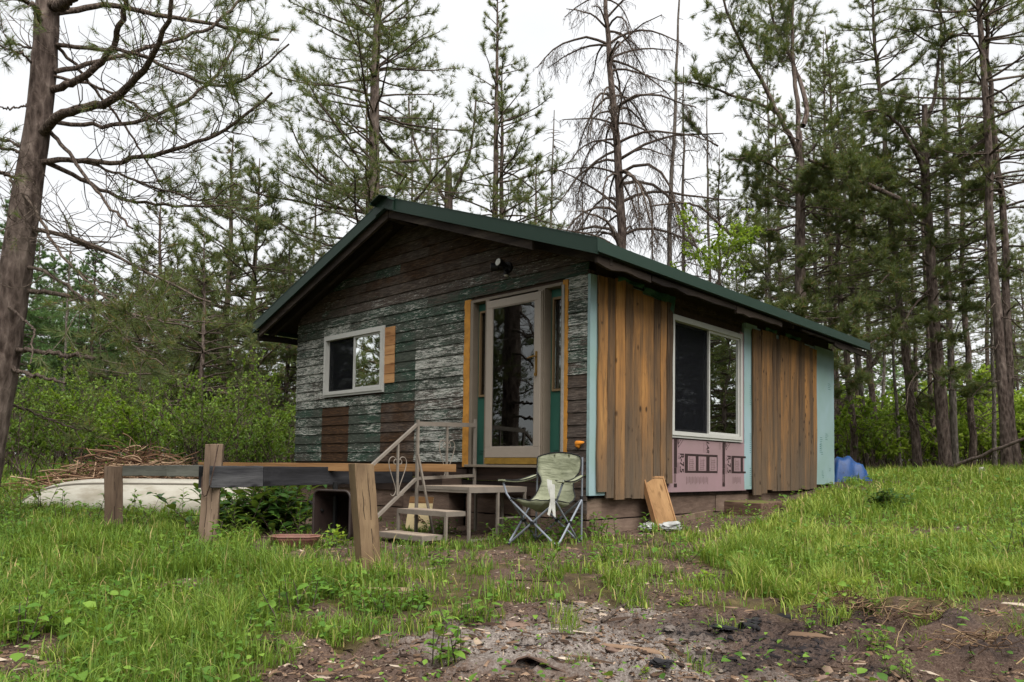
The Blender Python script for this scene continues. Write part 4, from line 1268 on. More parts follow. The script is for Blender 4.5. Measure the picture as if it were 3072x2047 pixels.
# ---- timber posts and beams left of the steps
M_POST = wood('weathered_post', [(.12, rgb(46, 37, 31)), (.4, rgb(88, 73, 61)), (.65, rgb(118, 101, 86)), (.9, rgb(140, 125, 108))], 2, 15, .8)
M_POSTL = wood('sawn_post', [(.12, rgb(62, 48, 35)), (.4, rgb(100, 82, 63)), (.65, rgb(126, 106, 82)), (.9, rgb(146, 127, 101))], 2, 18, .8)
M_BLACKB = wood('charred_beam', [(.2, rgb(20, 20, 22)), (.5, rgb(50, 50, 53)), (.75, rgb(86, 86, 88)), (.95, rgb(116, 116, 116))], 0, 18, .7)
M_GREYB = wood('grey_rail', [(.15, rgb(56, 56, 52)), (.5, rgb(98, 98, 92)), (.85, rgb(132, 132, 124))], 0, 16, .6)
M_TAWNY = wood('tawny_board', [(.12, rgb(72, 50, 32)), (.45, rgb(116, 86, 56)), (.85, rgb(146, 114, 78))], 0, 22, .6)
fr = empty('timber_frame', tuple(at(627, 1632, 7.45)), 0, 'unfinished frame of square timber posts joined by dark beams', 'timber frame')
FO = np.array(fr.location)
def post(bottom, top, s, yaw, mat, check=None, name='post', parent=fr, hue=.5):
    b, t = np.array(bottom), np.array(top); b = b - (t - b) * .15
    m = MB(); c, s_ = math.cos(yaw), math.sin(yaw)
    n = 9; V = []
    for k in range(n):
        f = k / (n - 1); p = b + (t - b) * f
        for (i, j) in ((-1, -1), (1, -1), (1, 1), (-1, 1)):
            e = rng.normal(0, .0016, 2) if 0 < k < n - 1 else (0, 0)
            V.append(p + np.array([c * i - s_ * j, s_ * i + c * j, 0]) * s / 2 + np.array([e[0], e[1], (rng.uniform(-.006, .006) if k == n - 1 else 0)]))
    F = [(0, 3, 2, 1), tuple(4 * (n - 1) + i for i in range(4))]
    for k in range(n - 1):
        for i in range(4): F.append((4 * k + i, 4 * k + (i + 1) % 4, 4 * k + 4 + (i + 1) % 4, 4 * k + 4 + i))
    m.add(np.array(V) - FO, F, (hue,) * 3)
    o = m.build(name, mat, parent, bevel=.006)
    if check:      # drying cracks as dark slits standing a hair proud
        for (u, z0, z1) in check:
            mm = MB(); P = []
            for k in range(8):
                f = z0 + (z1 - z0) * k / 7; p = b + (t - b) * f
                n_ = np.array([s_, -c, 0]); a_ = np.array([c, s_, 0])
                P.append(p + n_ * (s / 2 + .0006) + a_ * (u * s / 2 + .004 * math.sin(k * 1.7)) - FO)
            P = np.array(P); wv = .0032 * np.sin(np.linspace(.1, PI - .1, 8))[:, None] * np.array([c, s_, 0])
            mm.grid(np.stack([P - wv, P + wv], 1), col=(0, 0, 0)); mm.build('crack', M_DARK, o)
    return o
post(at(1107, 1712, 6.15), at(1083, 1392, 6.2), .165, math.radians(31), M_POSTL, [(.25, .12, .98), (-.4, .5, .8)])
post(at(622, 1640, 7.45), at(644, 1333, 7.5), .165, math.radians(17), M_POST, [(.2, .35, .97), (-.35, .1, .6), (.55, .15, .5)], hue=.62)
post(at(341, 1592, 8.5), at(341, 1399, 8.5), .185, math.radians(28), M_POST, [(.1, .1, .95)], hue=.3)
def beam(name, a, b, h, t, mat, hue=.5, parent=fr, off=None, segs=None):
    a = np.array(a) - (FO if off is None else off); b = np.array(b) - (FO if off is None else off)
    m = MB(); n = 10
    d = nrm(b - a); s = nrm(np.cross(d, [0, 0, 1.])); V = []
    for k in range(n):
        p = a + (b - a) * k / (n - 1)
        for (i, j) in ((-1, -1), (1, -1), (1, 1), (-1, 1)):
            V.append(p + s * i * t / 2 + np.array([0, 0, j * h / 2]) + rng.normal(0, .002, 3) * (0 < k < n - 1))
    F = [(0, 3, 2, 1), tuple(4 * (n - 1) + i for i in range(4))] + [(4 * k + i, 4 * k + (i + 1) % 4, 4 * k + 4 + (i + 1) % 4, 4 * k + 4 + i) for k in range(n - 1) for i in range(4)]
    m.add(V, F, (hue,) * 3)
    L_ = np.linalg.norm(b - a)
    # local frame along the beam so that the grain runs along it
    ang = math.atan2(d[1], d[0])
    o = m.build(name, mat, parent, bevel=.004)
    me = o.data; M_ = Matrix.Translation(Vector((a + b) / 2)) @ Matrix.Rotation(ang, 4, 'Z')
    me.transform(M_.inverted()); o.matrix_local = M_
    return o
bL = at(632, 1432.5, 7.33); bM = at(758, 1432, 7.33 + .62); 
bR = wp(-2.96, -.03, 0); bR[2] = .64; bL[2] = .622
bMid = bL + (bR - bL) * .2
beam('beam', bL, bMid - (bR - bL) * .002, .212, .045, M_BLACKB, .72)
beam('beam', bMid, bR, .205, .045, M_BLACKB, .4)
rl, rr_ = at(372, 1413, 8.45), at(505, 1413, 8.0); r2 = at(604, 1413.5, 7.62)
beam('rail', rl, rr_, .112, .04, M_GREYB, .45); beam('rail', rr_ + (r2 - rr_) * .01, r2, .118, .042, M_GREYB, .62)
beam('beam', at(603, 1432, 7.52), at(610, 1432, 8.0), .215, .045, M_BLACKB, .1)
pl = empty('loose_board', tuple((bL + bR) / 2 + np.array([0, 0, .1])), 0, 'tawny sawn board lying on edge along the top of the black beam', 'board')
e0 = bL + (bR - bL) * .06 + np.array([.02, .02, .152]); e1 = bL + (bR - bL) * .985 + np.array([.02, .02, .15])
o = beam('plank', e0, e1, .088, .04, M_TAWNY, .55, pl, off=np.array(pl.location))
# join: the board is one mesh, keep it as the thing itself
o.parent = None; o.matrix_world = Matrix.Translation(pl.location) @ o.matrix_local
o.name = 'loose_board_mesh'; lab = (pl['label'], pl['category']); bpy.data.objects.remove(pl); o.name = 'loose_board'; tag(o, *lab)
m = MB()
m.tube([at(655, 1335, 7.38), at(648, 1372, 7.365), at(640, 1412, 7.29), at(630, 1456, 7.28), at(620, 1486, 7.33), at(613, 1490, 7.345), at(607, 1480, 7.36), at(604, 1462, 7.37), at(607, 1430, 7.38)], .0055, 6)
tag(m.build('wire_loop', plain('rusty_wire', rgb(62, 46, 38), .8, var=.3)), 'dark loop of wire hanging down the tall middle post', 'wire')

# ---- upturned canoe
def canoe():
    a, b = at(42, 1500, 10.4), at(835, 1490, 11.1)
    c = (a + b) / 2; zg = gz(c[0], c[1]) - .045; Lh = np.linalg.norm((b - a)[:2]) / 2
    r = empty('canoe', (c[0], c[1], zg), math.atan2(b[1] - a[1], b[0] - a[0]), 'upturned dirty white canoe lying in the weeds behind the left posts', 'canoe')
    g = G('canoe_gelcoat')
    n = g.noise(g.coord((1, 2, 2)), 2.2, 6, .65); n2 = g.noise(g.coord((1.2, 8, 8)), 5, 5)
    s = g.n('ShaderNodeSeparateXYZ'); g.l(g.coord(), s.inputs[0])
    col = g.mix(g.step(n, .42, .7), rgb(170, 166, 154), rgb(140, 133, 117))
    foot = g.step(g.math('ADD', s.outputs[2], g.math('MULTIPLY', n, .25)), .30, .05)
    col = g.mix(g.math('MULTIPLY', foot, .65), col, rgb(92, 94, 70))
    col = g.mix(g.math('MULTIPLY', g.step(n2, .62, .72), .4), col, rgb(120, 108, 90))
    M_ = g.out(col, .5, g.bump(n, .15, .02), spec=.35)
    rho = math.radians(27)
    nt_, nf = 44, 22
    P = np.zeros((nt_, nf, 3)); keel = []
    for i in range(nt_):
        t = i / (nt_ - 1) * 2 - 1
        f = (1 - abs(t) ** 3.0) ** .8 if abs(t) < 1 else 0
        hw, hh = .43 * f + .006, .44 * (1 - .96 * abs(t) ** 5) + .004
        for j in range(nf):
            ph = PI * j / (nf - 1)
            y = hw * math.copysign(abs(math.cos(ph)) ** .8, math.cos(ph)); z = hh * math.sin(ph) ** .75
            yy = y * math.cos(rho) + z * math.sin(rho); zz = -y * math.sin(rho) + z * math.cos(rho)
            P[i, j] = (t * Lh, -yy, zz + .0)
        k = (0, hh + .008); keel.append((t * Lh, -(k[1] * math.sin(rho)), k[1] * math.cos(rho) + .0))
    m = MB(); m.grid(P, thick=-.012); h = m.build('hull', M_, r, smooth=True)
    m = MB(); m.tube(keel, .014, 6); m.build('keel_strip', plain('keel', rgb(120, 114, 104), .6), r)
    for j in (0, nf - 1):
        m = MB(); m.tube(P[:, j], .014, 6); m.build('gunwale', plain('gunwale_trim', rgb(96, 92, 84), .6), r)
canoe()

# ---- brush pile behind it
def brush():
    c = at(390, 1440, 12.6); zg = gz(c[0], c[1])
    rs = np.random.default_rng(5)
    n = 800
    x = rs.normal(0, .85, n); y = rs.normal(0, .55, n)
    hgt = .80 * np.exp(-(x / 1.15) ** 2 - (y / .8) ** 2)
    z = hgt * rs.uniform(.0, 1.05, n)
    az = rs.normal(0, .6, n) + (rs.uniform(0, 1, n) < .35) * rs.uniform(0, PI, n); el = rs.normal(0, .22, n) + (rs.uniform(0, 1, n) < .14) * rs.uniform(.3, 1.1, n)
    Ln = rs.uniform(.25, .95, n)
    d = np.stack([np.cos(az) * np.cos(el), np.sin(az) * np.cos(el), np.sin(el)], -1)
    p0 = np.stack([x, y, z], -1) - d * Ln[:, None] * .5
    tt = np.linspace(0, 1, 5)
    P = p0[:, None] + d[:, None] * (Ln[:, None, None] * tt[None, :, None]) + (rs.normal(0, .05, (n, 1, 3)) * (tt * (1 - tt) * 4)[None, :, None]) 
    P[:, :, 2] = np.maximum(P[:, :, 2], .01)
    R = (rs.uniform(.004, .014, n)[:, None] * np.linspace(1, .5, 5)[None])
    a = NB(); a.tubes(P, R, 5, np.stack([rs.uniform(0, 1, n)] * 3, -1))
    g = G('dead_brush'); t, r_, _ = g.attr('bd')
    col = g.ramp(t, [(0, rgb(58, 40, 30)), (.45, rgb(104, 78, 60)), (.8, rgb(142, 116, 94)), (1, rgb(176, 152, 126))])
    o = link('brush_pile', a.mesh('brush_pile'), g.out(col, .9, spec=.1), loc=(c[0], c[1], zg))
    tag(o, 'heap of dead brown branches piled behind the canoe', 'brush pile')
brush()

# ---- tub tipped on its side, tray on the soil
M_TUB = plain('dark_tub_plastic', rgb(46, 35, 32), .6, var=.25)
def tub():
    p = at(993, 1606, 8.25); zg = gz(p[0], p[1])
    r = empty('wheelbarrow_tub', (p[0], p[1], zg), math.radians(-26), 'dark brown wheelbarrow tub tipped upright with its hollow facing out', 'wheelbarrow tub')
    def ring(w, z0, z1, y, rad):
        pts = []
        for (cx_, cz_, a0) in ((w - rad, z1 - rad, 0), (-w + rad, z1 - rad, 90), (-w + rad, z0 + rad, 180), (w - rad, z0 + rad, 270)):
            for k in range(5):
                a = math.radians(a0 + k * 22.5); pts.append((cx_ + rad * math.cos(a), y, cz_ + rad * math.sin(a)))
        return pts
    rings = [ring(.245, .0, .53, 0, .07), ring(.235, .01, .52, .06, .07), ring(.19, .04, .47, .40, .07), ring(.15, .08, .42, .55, .07), ring(.05, .18, .32, .57, .05)]
    P = np.array([q + [q[0]] for q in rings]); m = MB(); m.grid(P, thick=.007)
    m.add([rings[-1][i] for i in range(20)], [tuple(range(20))]); m.build('tub', M_TUB, r, smooth=False)
    q = [np.array(v) for v in ring(.25, -.005, .535, -.004, .075)]; m = MB(); m.tube(q + [q[0]], .012, 6); m.build('rim', plain('tub_rim', rgb(52, 44, 42), .5), r)
    m = MB(); m.tube([(-.42, .12, .40), (-.20, .10, .30)], .016, 8); m.tube([(-.20, .30, .0), (-.20, .30, .62)], .03, 8); m.build('handle_stub', M_BLACK, r)
tub()
def tray():
    p = at(886, 1642, 7.65); zg = surf(p[0], p[1])
    r = empty('plastic_tray', (p[0], p[1], zg), math.radians(8), 'shallow reddish brown eight sided plastic tray lying on bare soil', 'tray')
    def oc(w, d, z, k): return [(w, -d + k, z), (w, d - k, z), (w - k, d, z), (-w + k, d, z), (-w, d - k, z), (-w, -d + k, z), (-w + k, -d, z), (w - k, -d, z)]
    R_ = [oc(.235, .15, .098, .08), oc(.205, .125, .105, .07), oc(.17, .095, .012, .06)]
    m = MB(); m.grid(np.array([q + [q[0]] for q in R_]), thick=.004); m.add(R_[-1], [tuple(range(8))])
    Q_ = [oc(.235, .15, .097, .08), oc(.232, .148, .07, .08), oc(.185, .11, .0, .065)]
    m.grid(np.array([q + [q[0]] for q in Q_]), thick=-.003)
    m.build('basin', plain('brown_tray_plastic', rgb(112, 76, 66), .6, var=.2), r)
    m = MB(); q = oc(.24, .155, .10, .083); m.tube([np.array(v) for v in q + [q[0]]], .006, 6); m.build('lip', plain('tray_lip', rgb(134, 98, 86), .5), r)
tray()

# ---- painted board under the steps
def facing_board():
    p = at(1255, 1588, 9.25); zg = gz(p[0], p[1])
    r = empty('painted_board', (p[0], p[1], max(zg, -.02)), math.radians(-8), 'pale board with a brown painted squiggle leaning under the steps', 'painted board')
    m = MB(); t = .2
    def S(x, z, o): return (x, z * t - o, z)
    m.hexa([S(-.165, 0, .012), S(.14, 0, .012), S(.14, 0, 0), S(-.165, 0, 0), S(-.13, .40, .012), S(.17, .40, .012), S(.17, .40, 0), S(-.13, .40, 0)])
    m.build('panel', plain('pale_board', rgb(196, 178, 138), .8, var=.15), r)
    m = MB(); m.hexa([S(-.14, .32, .0135), S(.163, .32, .0135), S(.163, .32, .0125), S(-.14, .32, .0125), S(-.13, .40, .0135), S(.17, .40, .0135), S(.17, .40, .0125), S(-.13, .40, .0125)])
    m.build('stained_band', M_TAWNY, r)
    m = MB(); rs = np.random.default_rng(3)
    for k in range(7):
        a0 = rs.uniform(0, 6); cx_, cz_ = rs.uniform(-.05, .06), rs.uniform(.05, .17); rad = rs.uniform(.02, .05)
        P = [S(cx_ + rad * math.cos(a0 + q * .5), cz_ + rad * .6 * math.sin(a0 + q * .5), .0145) for q in range(6)]
        m.tube(P, .005, 5)
    m.build('painted_marks', plain('brown_paint', rgb(74, 50, 34), .8), r)
facing_board()

# ---- shallow wooden panel leaning on the right wall
def lean_panel():
    tl, tr_, bl, br = at(1924, 1430, 8.86), at(1987, 1430, 9.1), at(1970, 1590, 8.66), at(2026, 1570, 8.92)
    c = (bl + br) / 2
    r = empty('leaning_board', tuple(c), 0, 'tawny wooden panel with raised side rails leaning against the plank wall', 'board')
    e1 = nrm(tr_ - tl); up = nrm((tl + tr_) / 2 - c); n = nrm(np.cross(e1, up)); Wd = np.linalg.norm(tr_ - tl); H = np.linalg.norm((tl + tr_) / 2 - c)
    e1 = nrm(np.cross(up, n)) ; 
    if n[1] > 0: n = -n
    def S(a, h, o): return e1 * a + up * h + n * o
    def bx(a0, a1, h0, h1, o0, o1, hue): 
        m = MB(); m.hexa([S(a0, h0, o0), S(a1, h0, o0), S(a1, h0, o1), S(a0, h0, o1), S(a0, h1, o0), S(a1, h1, o0), S(a1, h1, o1), S(a0, h1, o1)], (hue,) * 3); return m
    Mp = wood('panel_ply', [(.12, rgb(92, 66, 42)), (.45, rgb(142, 110, 76)), (.85, rgb(170, 138, 98))], 2, 9, .3, vary=.4)
    Mr = wood('panel_rail', [(.12, rgb(96, 66, 42)), (.45, rgb(138, 104, 72)), (.85, rgb(164, 130, 94))], 2, 16, .3)
    w2 = Wd / 2
    bx(-w2 + .022, w2 - .022, .0, H, .0, .012, .5).build('panel', Mp, r)
    bx(-w2, -w2 + .022, -.03, H, -.03, .03, .5).build('side_rail', Mr, r); bx(w2 - .022, w2, -.03, H, -.03, .022, .6).build('side_rail', Mr, r)
    bx(-w2 + .022, w2 - .022, H - .022, H, .0125, .02, .4).build('end_strip', Mr, r)
    bx(-w2 - .04, w2 - .12, -.05, -.032, -.03, .03, .8).build('end_strip', Mr, r)
lean_panel()

def lump(name, c, size, seed, mat, label, cat, rough=.35, n=14, group=None, freq=2.4, squash=1.0):
    """irregular crumpled or rocky solid sitting on the ground"""
    rs = np.random.default_rng(seed); u = np.linspace(0, 2 * PI, n, endpoint=False); v = np.linspace(-1, 1, n // 2 + 2)
    V = []
    of = rs.uniform(0, 50, 2)
    for j, q in enumerate(v):
        rr = math.sqrt(max(0, 1 - q * q)) ** .8
        for a in u:
            k = 1 + rough * (2 * float(fbm(np.array([math.cos(a) * rr * freq + of[0] + 9]), np.array([math.sin(a) * rr * freq + q * 2.3 + of[1] + 9]), 3)[0]) - 1) * 1.6
            V.append((math.cos(a) * rr * k * size[0], math.sin(a) * rr * k * size[1], (q * k * .5 + .42) * size[2] * squash))
    m = MB(); F = []
    for j in range(len(v) - 1):
        for i in range(n): F.append((j * n + i, j * n + (i + 1) % n, (j + 1) * n + (i + 1) % n, (j + 1) * n + i))
    F.append(tuple(range(n))[::-1]); F.append(tuple((len(v) - 1) * n + i for i in range(n)))
    m.add(V, F, (rs.uniform(.2, .8),) * 3)
    o = m.build(name, mat, None, loc=tuple(c)); o.rotation_euler.z = rs.uniform(0, 6)
    return tag(o, label, cat, group)
M_BAG = plain('white_plastic_film', rgb(164, 166, 164), .4, var=.35)
c = at(2010, 1598, 8.55); lump('crumpled_plastic', (c[0], c[1], gz(c[0], c[1])), (.12, .08, .11), 3, M_BAG, 'crumpled white plastic bucket right of the leaning panel foot', 'plastic scrap', .45, 18)
c = at(1944, 1597, 8.55); lump('crumpled_plastic', (c[0], c[1], gz(c[0], c[1])), (.10, .08, .11), 8, M_BAG, 'torn white plastic heap left of the leaning panel foot', 'plastic scrap', .55, 18)

# ---- step slab, ground timber
o = wp(.42, 3.1, 0); zt = .345; zg = gz(o[0], o[1])
m = MB(); m.box(-.26, .26, -.33, .33, zg - .15 - zg, zt - zg, (.4,) * 3, .008)
g = G('mossy_wood'); n = g.noise(g.coord((2, 12, 12)), 2, 5, .65); n2 = g.noise(g.coord(), 6, 5)
nr = g.n('ShaderNodeNewGeometry'); s = g.n('ShaderNodeSeparateXYZ'); g.l(nr.outputs['Normal'], s.inputs[0])
col = g.ramp(n, [(.25, rgb(52, 40, 34)), (.55, rgb(98, 78, 66)), (.8, rgb(128, 108, 92))])
col = g.mix(g.math('MULTIPLY', g.step(s.outputs[2], .5, .9), g.step(n2, .4, .6)), col, rgb(84, 92, 40))
o2 = m.build('doorstep_block', g.out(col, .95, g.bump(n, .6, .01), spec=.1), None, bevel=.012, loc=(o[0], o[1], zg)); o2.rotation_euler.z = -CYAW
tag(o2, 'low mossy timber step block against the right wall', 'step block')
a, b = at(2022, 1562, 9.25), at(2135, 1540, 9.95)
a[2] = gz(a[0], a[1]) + .03; b[2] = gz(b[0], b[1]) + .03
m = MB(); mid = (a + b) / 2; m.bar(a - mid, b - mid, .04, .10, (0, 0, 1), (.6,) * 3)
tag(m.build('ground_timber', M_POST, None, bevel=.006, loc=tuple(mid)), 'thin pale timber lying along the foot of the foundation', 'timber')

# ---- blue tarp heap, stump, leaning poles
c = at(2538, 1452, 14.3); zg = gz(c[0], c[1])
P = np.zeros((16, 16, 3)); rs = np.random.default_rng(21)
for i in range(16):
    for j in range(16):
        x = i / 15 * 2 - 1; y = j / 15 * 2 - 1; k = max(abs(x), abs(y))
        h = .50 * (1 - k ** 3.2) * (1 - .42 * max(0, x)) + .025 * math.sin(5 * x + 3 * y) + .03 * math.sin(9 * x - 4 * y)
        P[i, j] = (x * .36 + .12 * max(0, x - .3) * (1 - k), y * .32, max(0, h) - .04)
m = MB(); m.grid(P)
tag(m.build('blue_tarp', plain('blue_tarp', rgb(26, 66, 120), .45, var=.35, bump=.5), None, smooth=True, loc=(c[0], c[1], zg)), 'heap under a blue tarp behind the far right cabin corner', 'tarp')
c = at(2945, 1418, 15.0); zg = gz(c[0], c[1])
M_BIRCH = plain('pale_stump', rgb(196, 190, 178), .8, var=.6)
m = MB(); m.tube([(0, 0, -.1), (0, 0, .02), (.01, 0, .12), (.01, .01, .16)], [.075, .065, .058, .05], 9)
tag(m.build('stump', M_BIRCH, None, loc=(c[0], c[1], zg)), 'small pale cut stump in grass before the right pines', 'stump')

def bark(name, cols, scale=1.0):
    g = G(name)
    v = g.coord((12 * scale, 12 * scale, 4.2 * scale)); n = g.noise(v, 1.6, 7, .75, .5); vr = g.voro(g.coord((10 * scale, 10 * scale, 3.0 * scale)), 1.6)
    f = g.math('ADD', g.math('MULTIPLY', n, .7), g.math('MULTIPLY', vr, .35), True)
    c = g.ramp(f, cols)
    big = g.noise(g.coord(), .8, 3)
    c = g.mix(g.math('MULTIPLY', g.step(big, .45, .7), .35), c, cols[-1][1])
    h = g.math('ADD', g.math('MULTIPLY', n, .6), g.math('MULTIPLY', vr, .6))
    return g.out(c, .95, g.bump(h, 1.0, .05), spec=.1)
M_BARK = bark('pine_bark', [(.25, rgb(26, 20, 18)), (.42, rgb(66, 56, 51)), (.58, rgb(97, 85, 79)), (.8, rgb(138, 125, 116))])
M_BARKG = bark('grey_bark', [(.2, rgb(40, 35, 33)), (.42, rgb(82, 75, 70)), (.6, rgb(108, 101, 95)), (.8, rgb(140, 132, 124))])
M_LIMB = bark('limb_bark', [(.2, rgb(32, 26, 23)), (.42, rgb(72, 62, 56)), (.6, rgb(102, 90, 82)), (.8, rgb(134, 122, 110))], 2.2)
def pole(name, pts, rad, label, cat, mat=M_BARK):
    P = np.array(pts); o = P[0].copy(); m = MB(); n = 14
    t = np.linspace(0, len(P) - 1, n); Q_ = np.stack([np.interp(t, range(len(P)), P[:, k]) for k in range(3)], 1) - o
    Q_[1:-1] += rng.normal(0, rad * .18, (n - 2, 3))
    m.tube(Q_, np.linspace(rad, rad * .65, n), 9)
    return tag(m.build(name, mat, None, smooth=True, loc=tuple(o)), label, cat)
pole('leaning_pole', [at(2850, 1402, 19.6), at(2960, 1362, 18.6), at(3190, 1268, 17.2)], .055, 'long bare dead pole leaning up to the right among the pines', 'dead pole')
pole('leaning_dead_trunk', [at(2440, 1330, 26), at(2530, 1208, 26), at(2600, 1110, 26), at(2665, 1032, 26)], .11, 'dead trunk leaning across behind the far cabin corner', 'dead trunk')

# ---- stones, sticks and burnt scraps on the open soil
M_STONE = plain('field_stone', rgb(104, 96, 90), .85, var=.5, bump=.6)
M_STONEP = plain('pink_stone', rgb(120, 99, 87), .85, var=.4, bump=.5)
M_CHAR = plain('charcoal', rgb(34, 33, 35), .9, var=.3, bump=.8)
def og(px, py):
    p = on_ground(px, py); return np.array([p[0], p[1], surf(p[0], p[1])])
for (px, py, sz, mt, lab) in [(1853, 1938, (.075, .05, .045), M_STONEP, 'flat pinkish stone lying on the grey ash'), (2506, 1862, (.06, .05, .055), M_STONE, 'rounded grey stone by the weed at the burnt edge'),
        (1540, 1875, (.10, .06, .03), M_STONEP, 'flat tan stone half sunk left of the ash'), (2010, 1905, (.05, .035, .03), M_STONE, 'small grey stone beside the burnt stick'), (1815, 1990, (.04, .03, .02), M_STONE, 'little pale stone near the bottom of the ash'), (2470, 2025, (.07, .05, .03), M_STONEP, 'pale tan stone at the bottom right of the soil')]:
    lump('stone', og(px, py) - [0, 0, .008], sz, px, mt, lab, 'stone', .3, 12)
for (px, py, sz, lab) in [(1985, 2025, (.05, .035, .045), 'black charcoal chunk at the bottom of the ash'), (2172, 1910, (.07, .04, .03), 'black charred lump right of the ash patch'), (2265, 1868, (.06, .045, .05), 'dark burnt knot on the black soil'), (2360, 1838, (.08, .05, .05), 'burnt root lump near the grass edge')]:
    lump('charcoal_chunk', og(px, py), sz, px, M_CHAR, lab, 'charcoal', .5, 12)
def stick(a, b, rad, lab, mat=M_LIMB, mid=None):
    p, q = og(*a), og(*b); P = [p + [0, 0, rad], (p + q) / 2 + [0, 0, rad * 1.3 + .008], q + [0, 0, rad]]
    return pole('stick', P, rad, lab, 'stick', mat)
stick((1806, 1872), (1915, 1792), .012, 'bent brown stick lying across the back of the ash')
stick((2122, 1896), (2215, 1890), .010, 'thin grey stick lying on black soil')
stick((2225, 1893), (2275, 1884), .022, 'short thick charred stick end on black soil', M_CHAR)
stick((2720, 1850), (2780, 1868), .007, 'pale broken twig on the right soil bank')
stick((2745, 1850), (2925, 1925), .007, 'long bent root across the right soil bank')
stick((2560, 1850), (2640, 1838), .006, 'thin twig under the weed on the soil bank')
stick((1615, 1795), (1690, 1780), .005, 'straight straw coloured twig behind the ash')
# burnt sheet lifted at one edge, dark hollow beneath
p = og(1560, 2005); P = np.zeros((13, 7, 3)); rs = np.random.default_rng(4)
for i in range(13):
    for j in range(7):
        x = i / 12 * 2 - 1; y = j / 6
        P[i, j] = (x * .27 + .02 * rs.normal(), (y - .1) * .24 + .015 * math.sin(i), (.085 * (1 - y) ** .8 * (1 - abs(x) ** 2.2) + .018 * math.sin(i * 1.1) * (1 - y)) + .002)
m = MB(); m.grid(P, thick=.008)
tag(m.build('burnt_sheet', plain('muddy_sheet', rgb(92, 74, 64), .95, var=.5, bump=.8), None, loc=tuple(p)), 'muddy scrap of sheet lifted over a dark hollow in the soil', 'burnt scrap')

def root_clump(px, py, wd, label):
    c = on_ground(px, py); zg = surf(c[0], c[1]); rs = np.random.default_rng(int(px)); n = 90
    x = rs.normal(0, wd, n); y = rs.normal(0, wd * .4, n); az = rs.normal(0, .9, n); el = rs.normal(.1, .3, n); Ln = rs.uniform(.08, .3, n)
    d = np.stack([np.cos(az) * np.cos(el), np.sin(az) * np.cos(el), np.sin(el)], -1); tt = np.linspace(0, 1, 6)
    P = np.stack([x, y, .03 + .05 * rs.uniform(0, 1, n) * np.exp(-(x / wd) ** 2)], -1)[:, None] + d[:, None] * (Ln[:, None, None] * (tt - .5)[None, :, None]) + np.cumsum(rs.normal(0, .012, (n, 6, 3)), 1)
    P[:, :, 2] = np.maximum(P[:, :, 2], -.005)
    a = NB(); a.tubes(P, rs.uniform(.0015, .0045, n)[:, None] * np.linspace(1, .5, 6)[None], 4, np.stack([rs.uniform(0, 1, n)] * 3, -1))
    g = G('dry_root'); t, r_, _ = g.attr('bd')
    o = link('root_tangle', a.mesh('root_tangle'), g.out(g.ramp(t, [(0, rgb(50, 38, 30)), (.6, rgb(104, 82, 64)), (1, rgb(150, 128, 98))]), .9, spec=.1), loc=(c[0], c[1], zg))
    tag(o, label, 'dead roots')
root_clump(3000, 1965, .22, 'tangle of dry roots and straw on the mound at the lower right edge')
root_clump(2790, 1865, .20, 'tangle of thin dead roots on the right soil bank')
root_clump(2570, 1840, .14, 'small tangle of dead roots by the grey stone on the bank')
# ------------------------------------------------------------------ TREES
M_NEEDLE = leafmat('pine_needle', rgb(56, 68, 42), rgb(92, 105, 64), rgb(134, 143, 86), .3, rgb(136, 100, 66), .5)
M_NEEDLEB = leafmat('blue_green_needle', rgb(50, 78, 48), rgb(78, 112, 68), rgb(112, 142, 86), .35, None, .5)
M_LEAF = leafmat('bright_leaf', rgb(64, 96, 28), rgb(110, 142, 42), rgb(164, 182, 66), .48, None, .45)
M_LEAFM = leafmat('shrub_leaf', rgb(56, 84, 32), rgb(100, 130, 50), rgb(152, 170, 82), .42, None, .5)
M_LEAFD = leafmat('dark_leaf', rgb(34, 60, 26), rgb(54, 86, 36), rgb(84, 116, 52), .3, None, .4)

def bend(p0, az, el, Ln, m, droop, up, rs, wob=.12):
    """K curved limbs: start, azimuth, elevation, length -> (K,m,3)"""
    K = len(p0); t = np.linspace(0, 1, m)
    e = el[:, None] - droop[:, None] * np.sin(np.clip(t, 0, 1) * PI * .7)[None] + up[:, None] * (t ** 2)[None]
    a = az[:, None] + np.cumsum(rs.normal(0, wob, (K, m)), 1)
    e = e + np.cumsum(rs.normal(0, wob * .6, (K, m)), 1)
    d = np.stack([np.cos(a) * np.cos(e), np.sin(a) * np.cos(e), np.sin(e)], -1)
    st = d * (Ln / (m - 1))[:, None, None]
    P = np.concatenate([np.zeros((K, 1, 3)), np.cumsum(st[:, :-1], 1)], 1) + p0[:, None]
    return P
def sample(P, i, t):
    m = P.shape[1]; s = np.clip(t * (m - 1), 0, m - 1.001); k = s.astype(int); f = (s - k)[:, None]
    a, b = P[i, k], P[i, k + 1]
    return a + (b - a) * f, nrm(b - a)
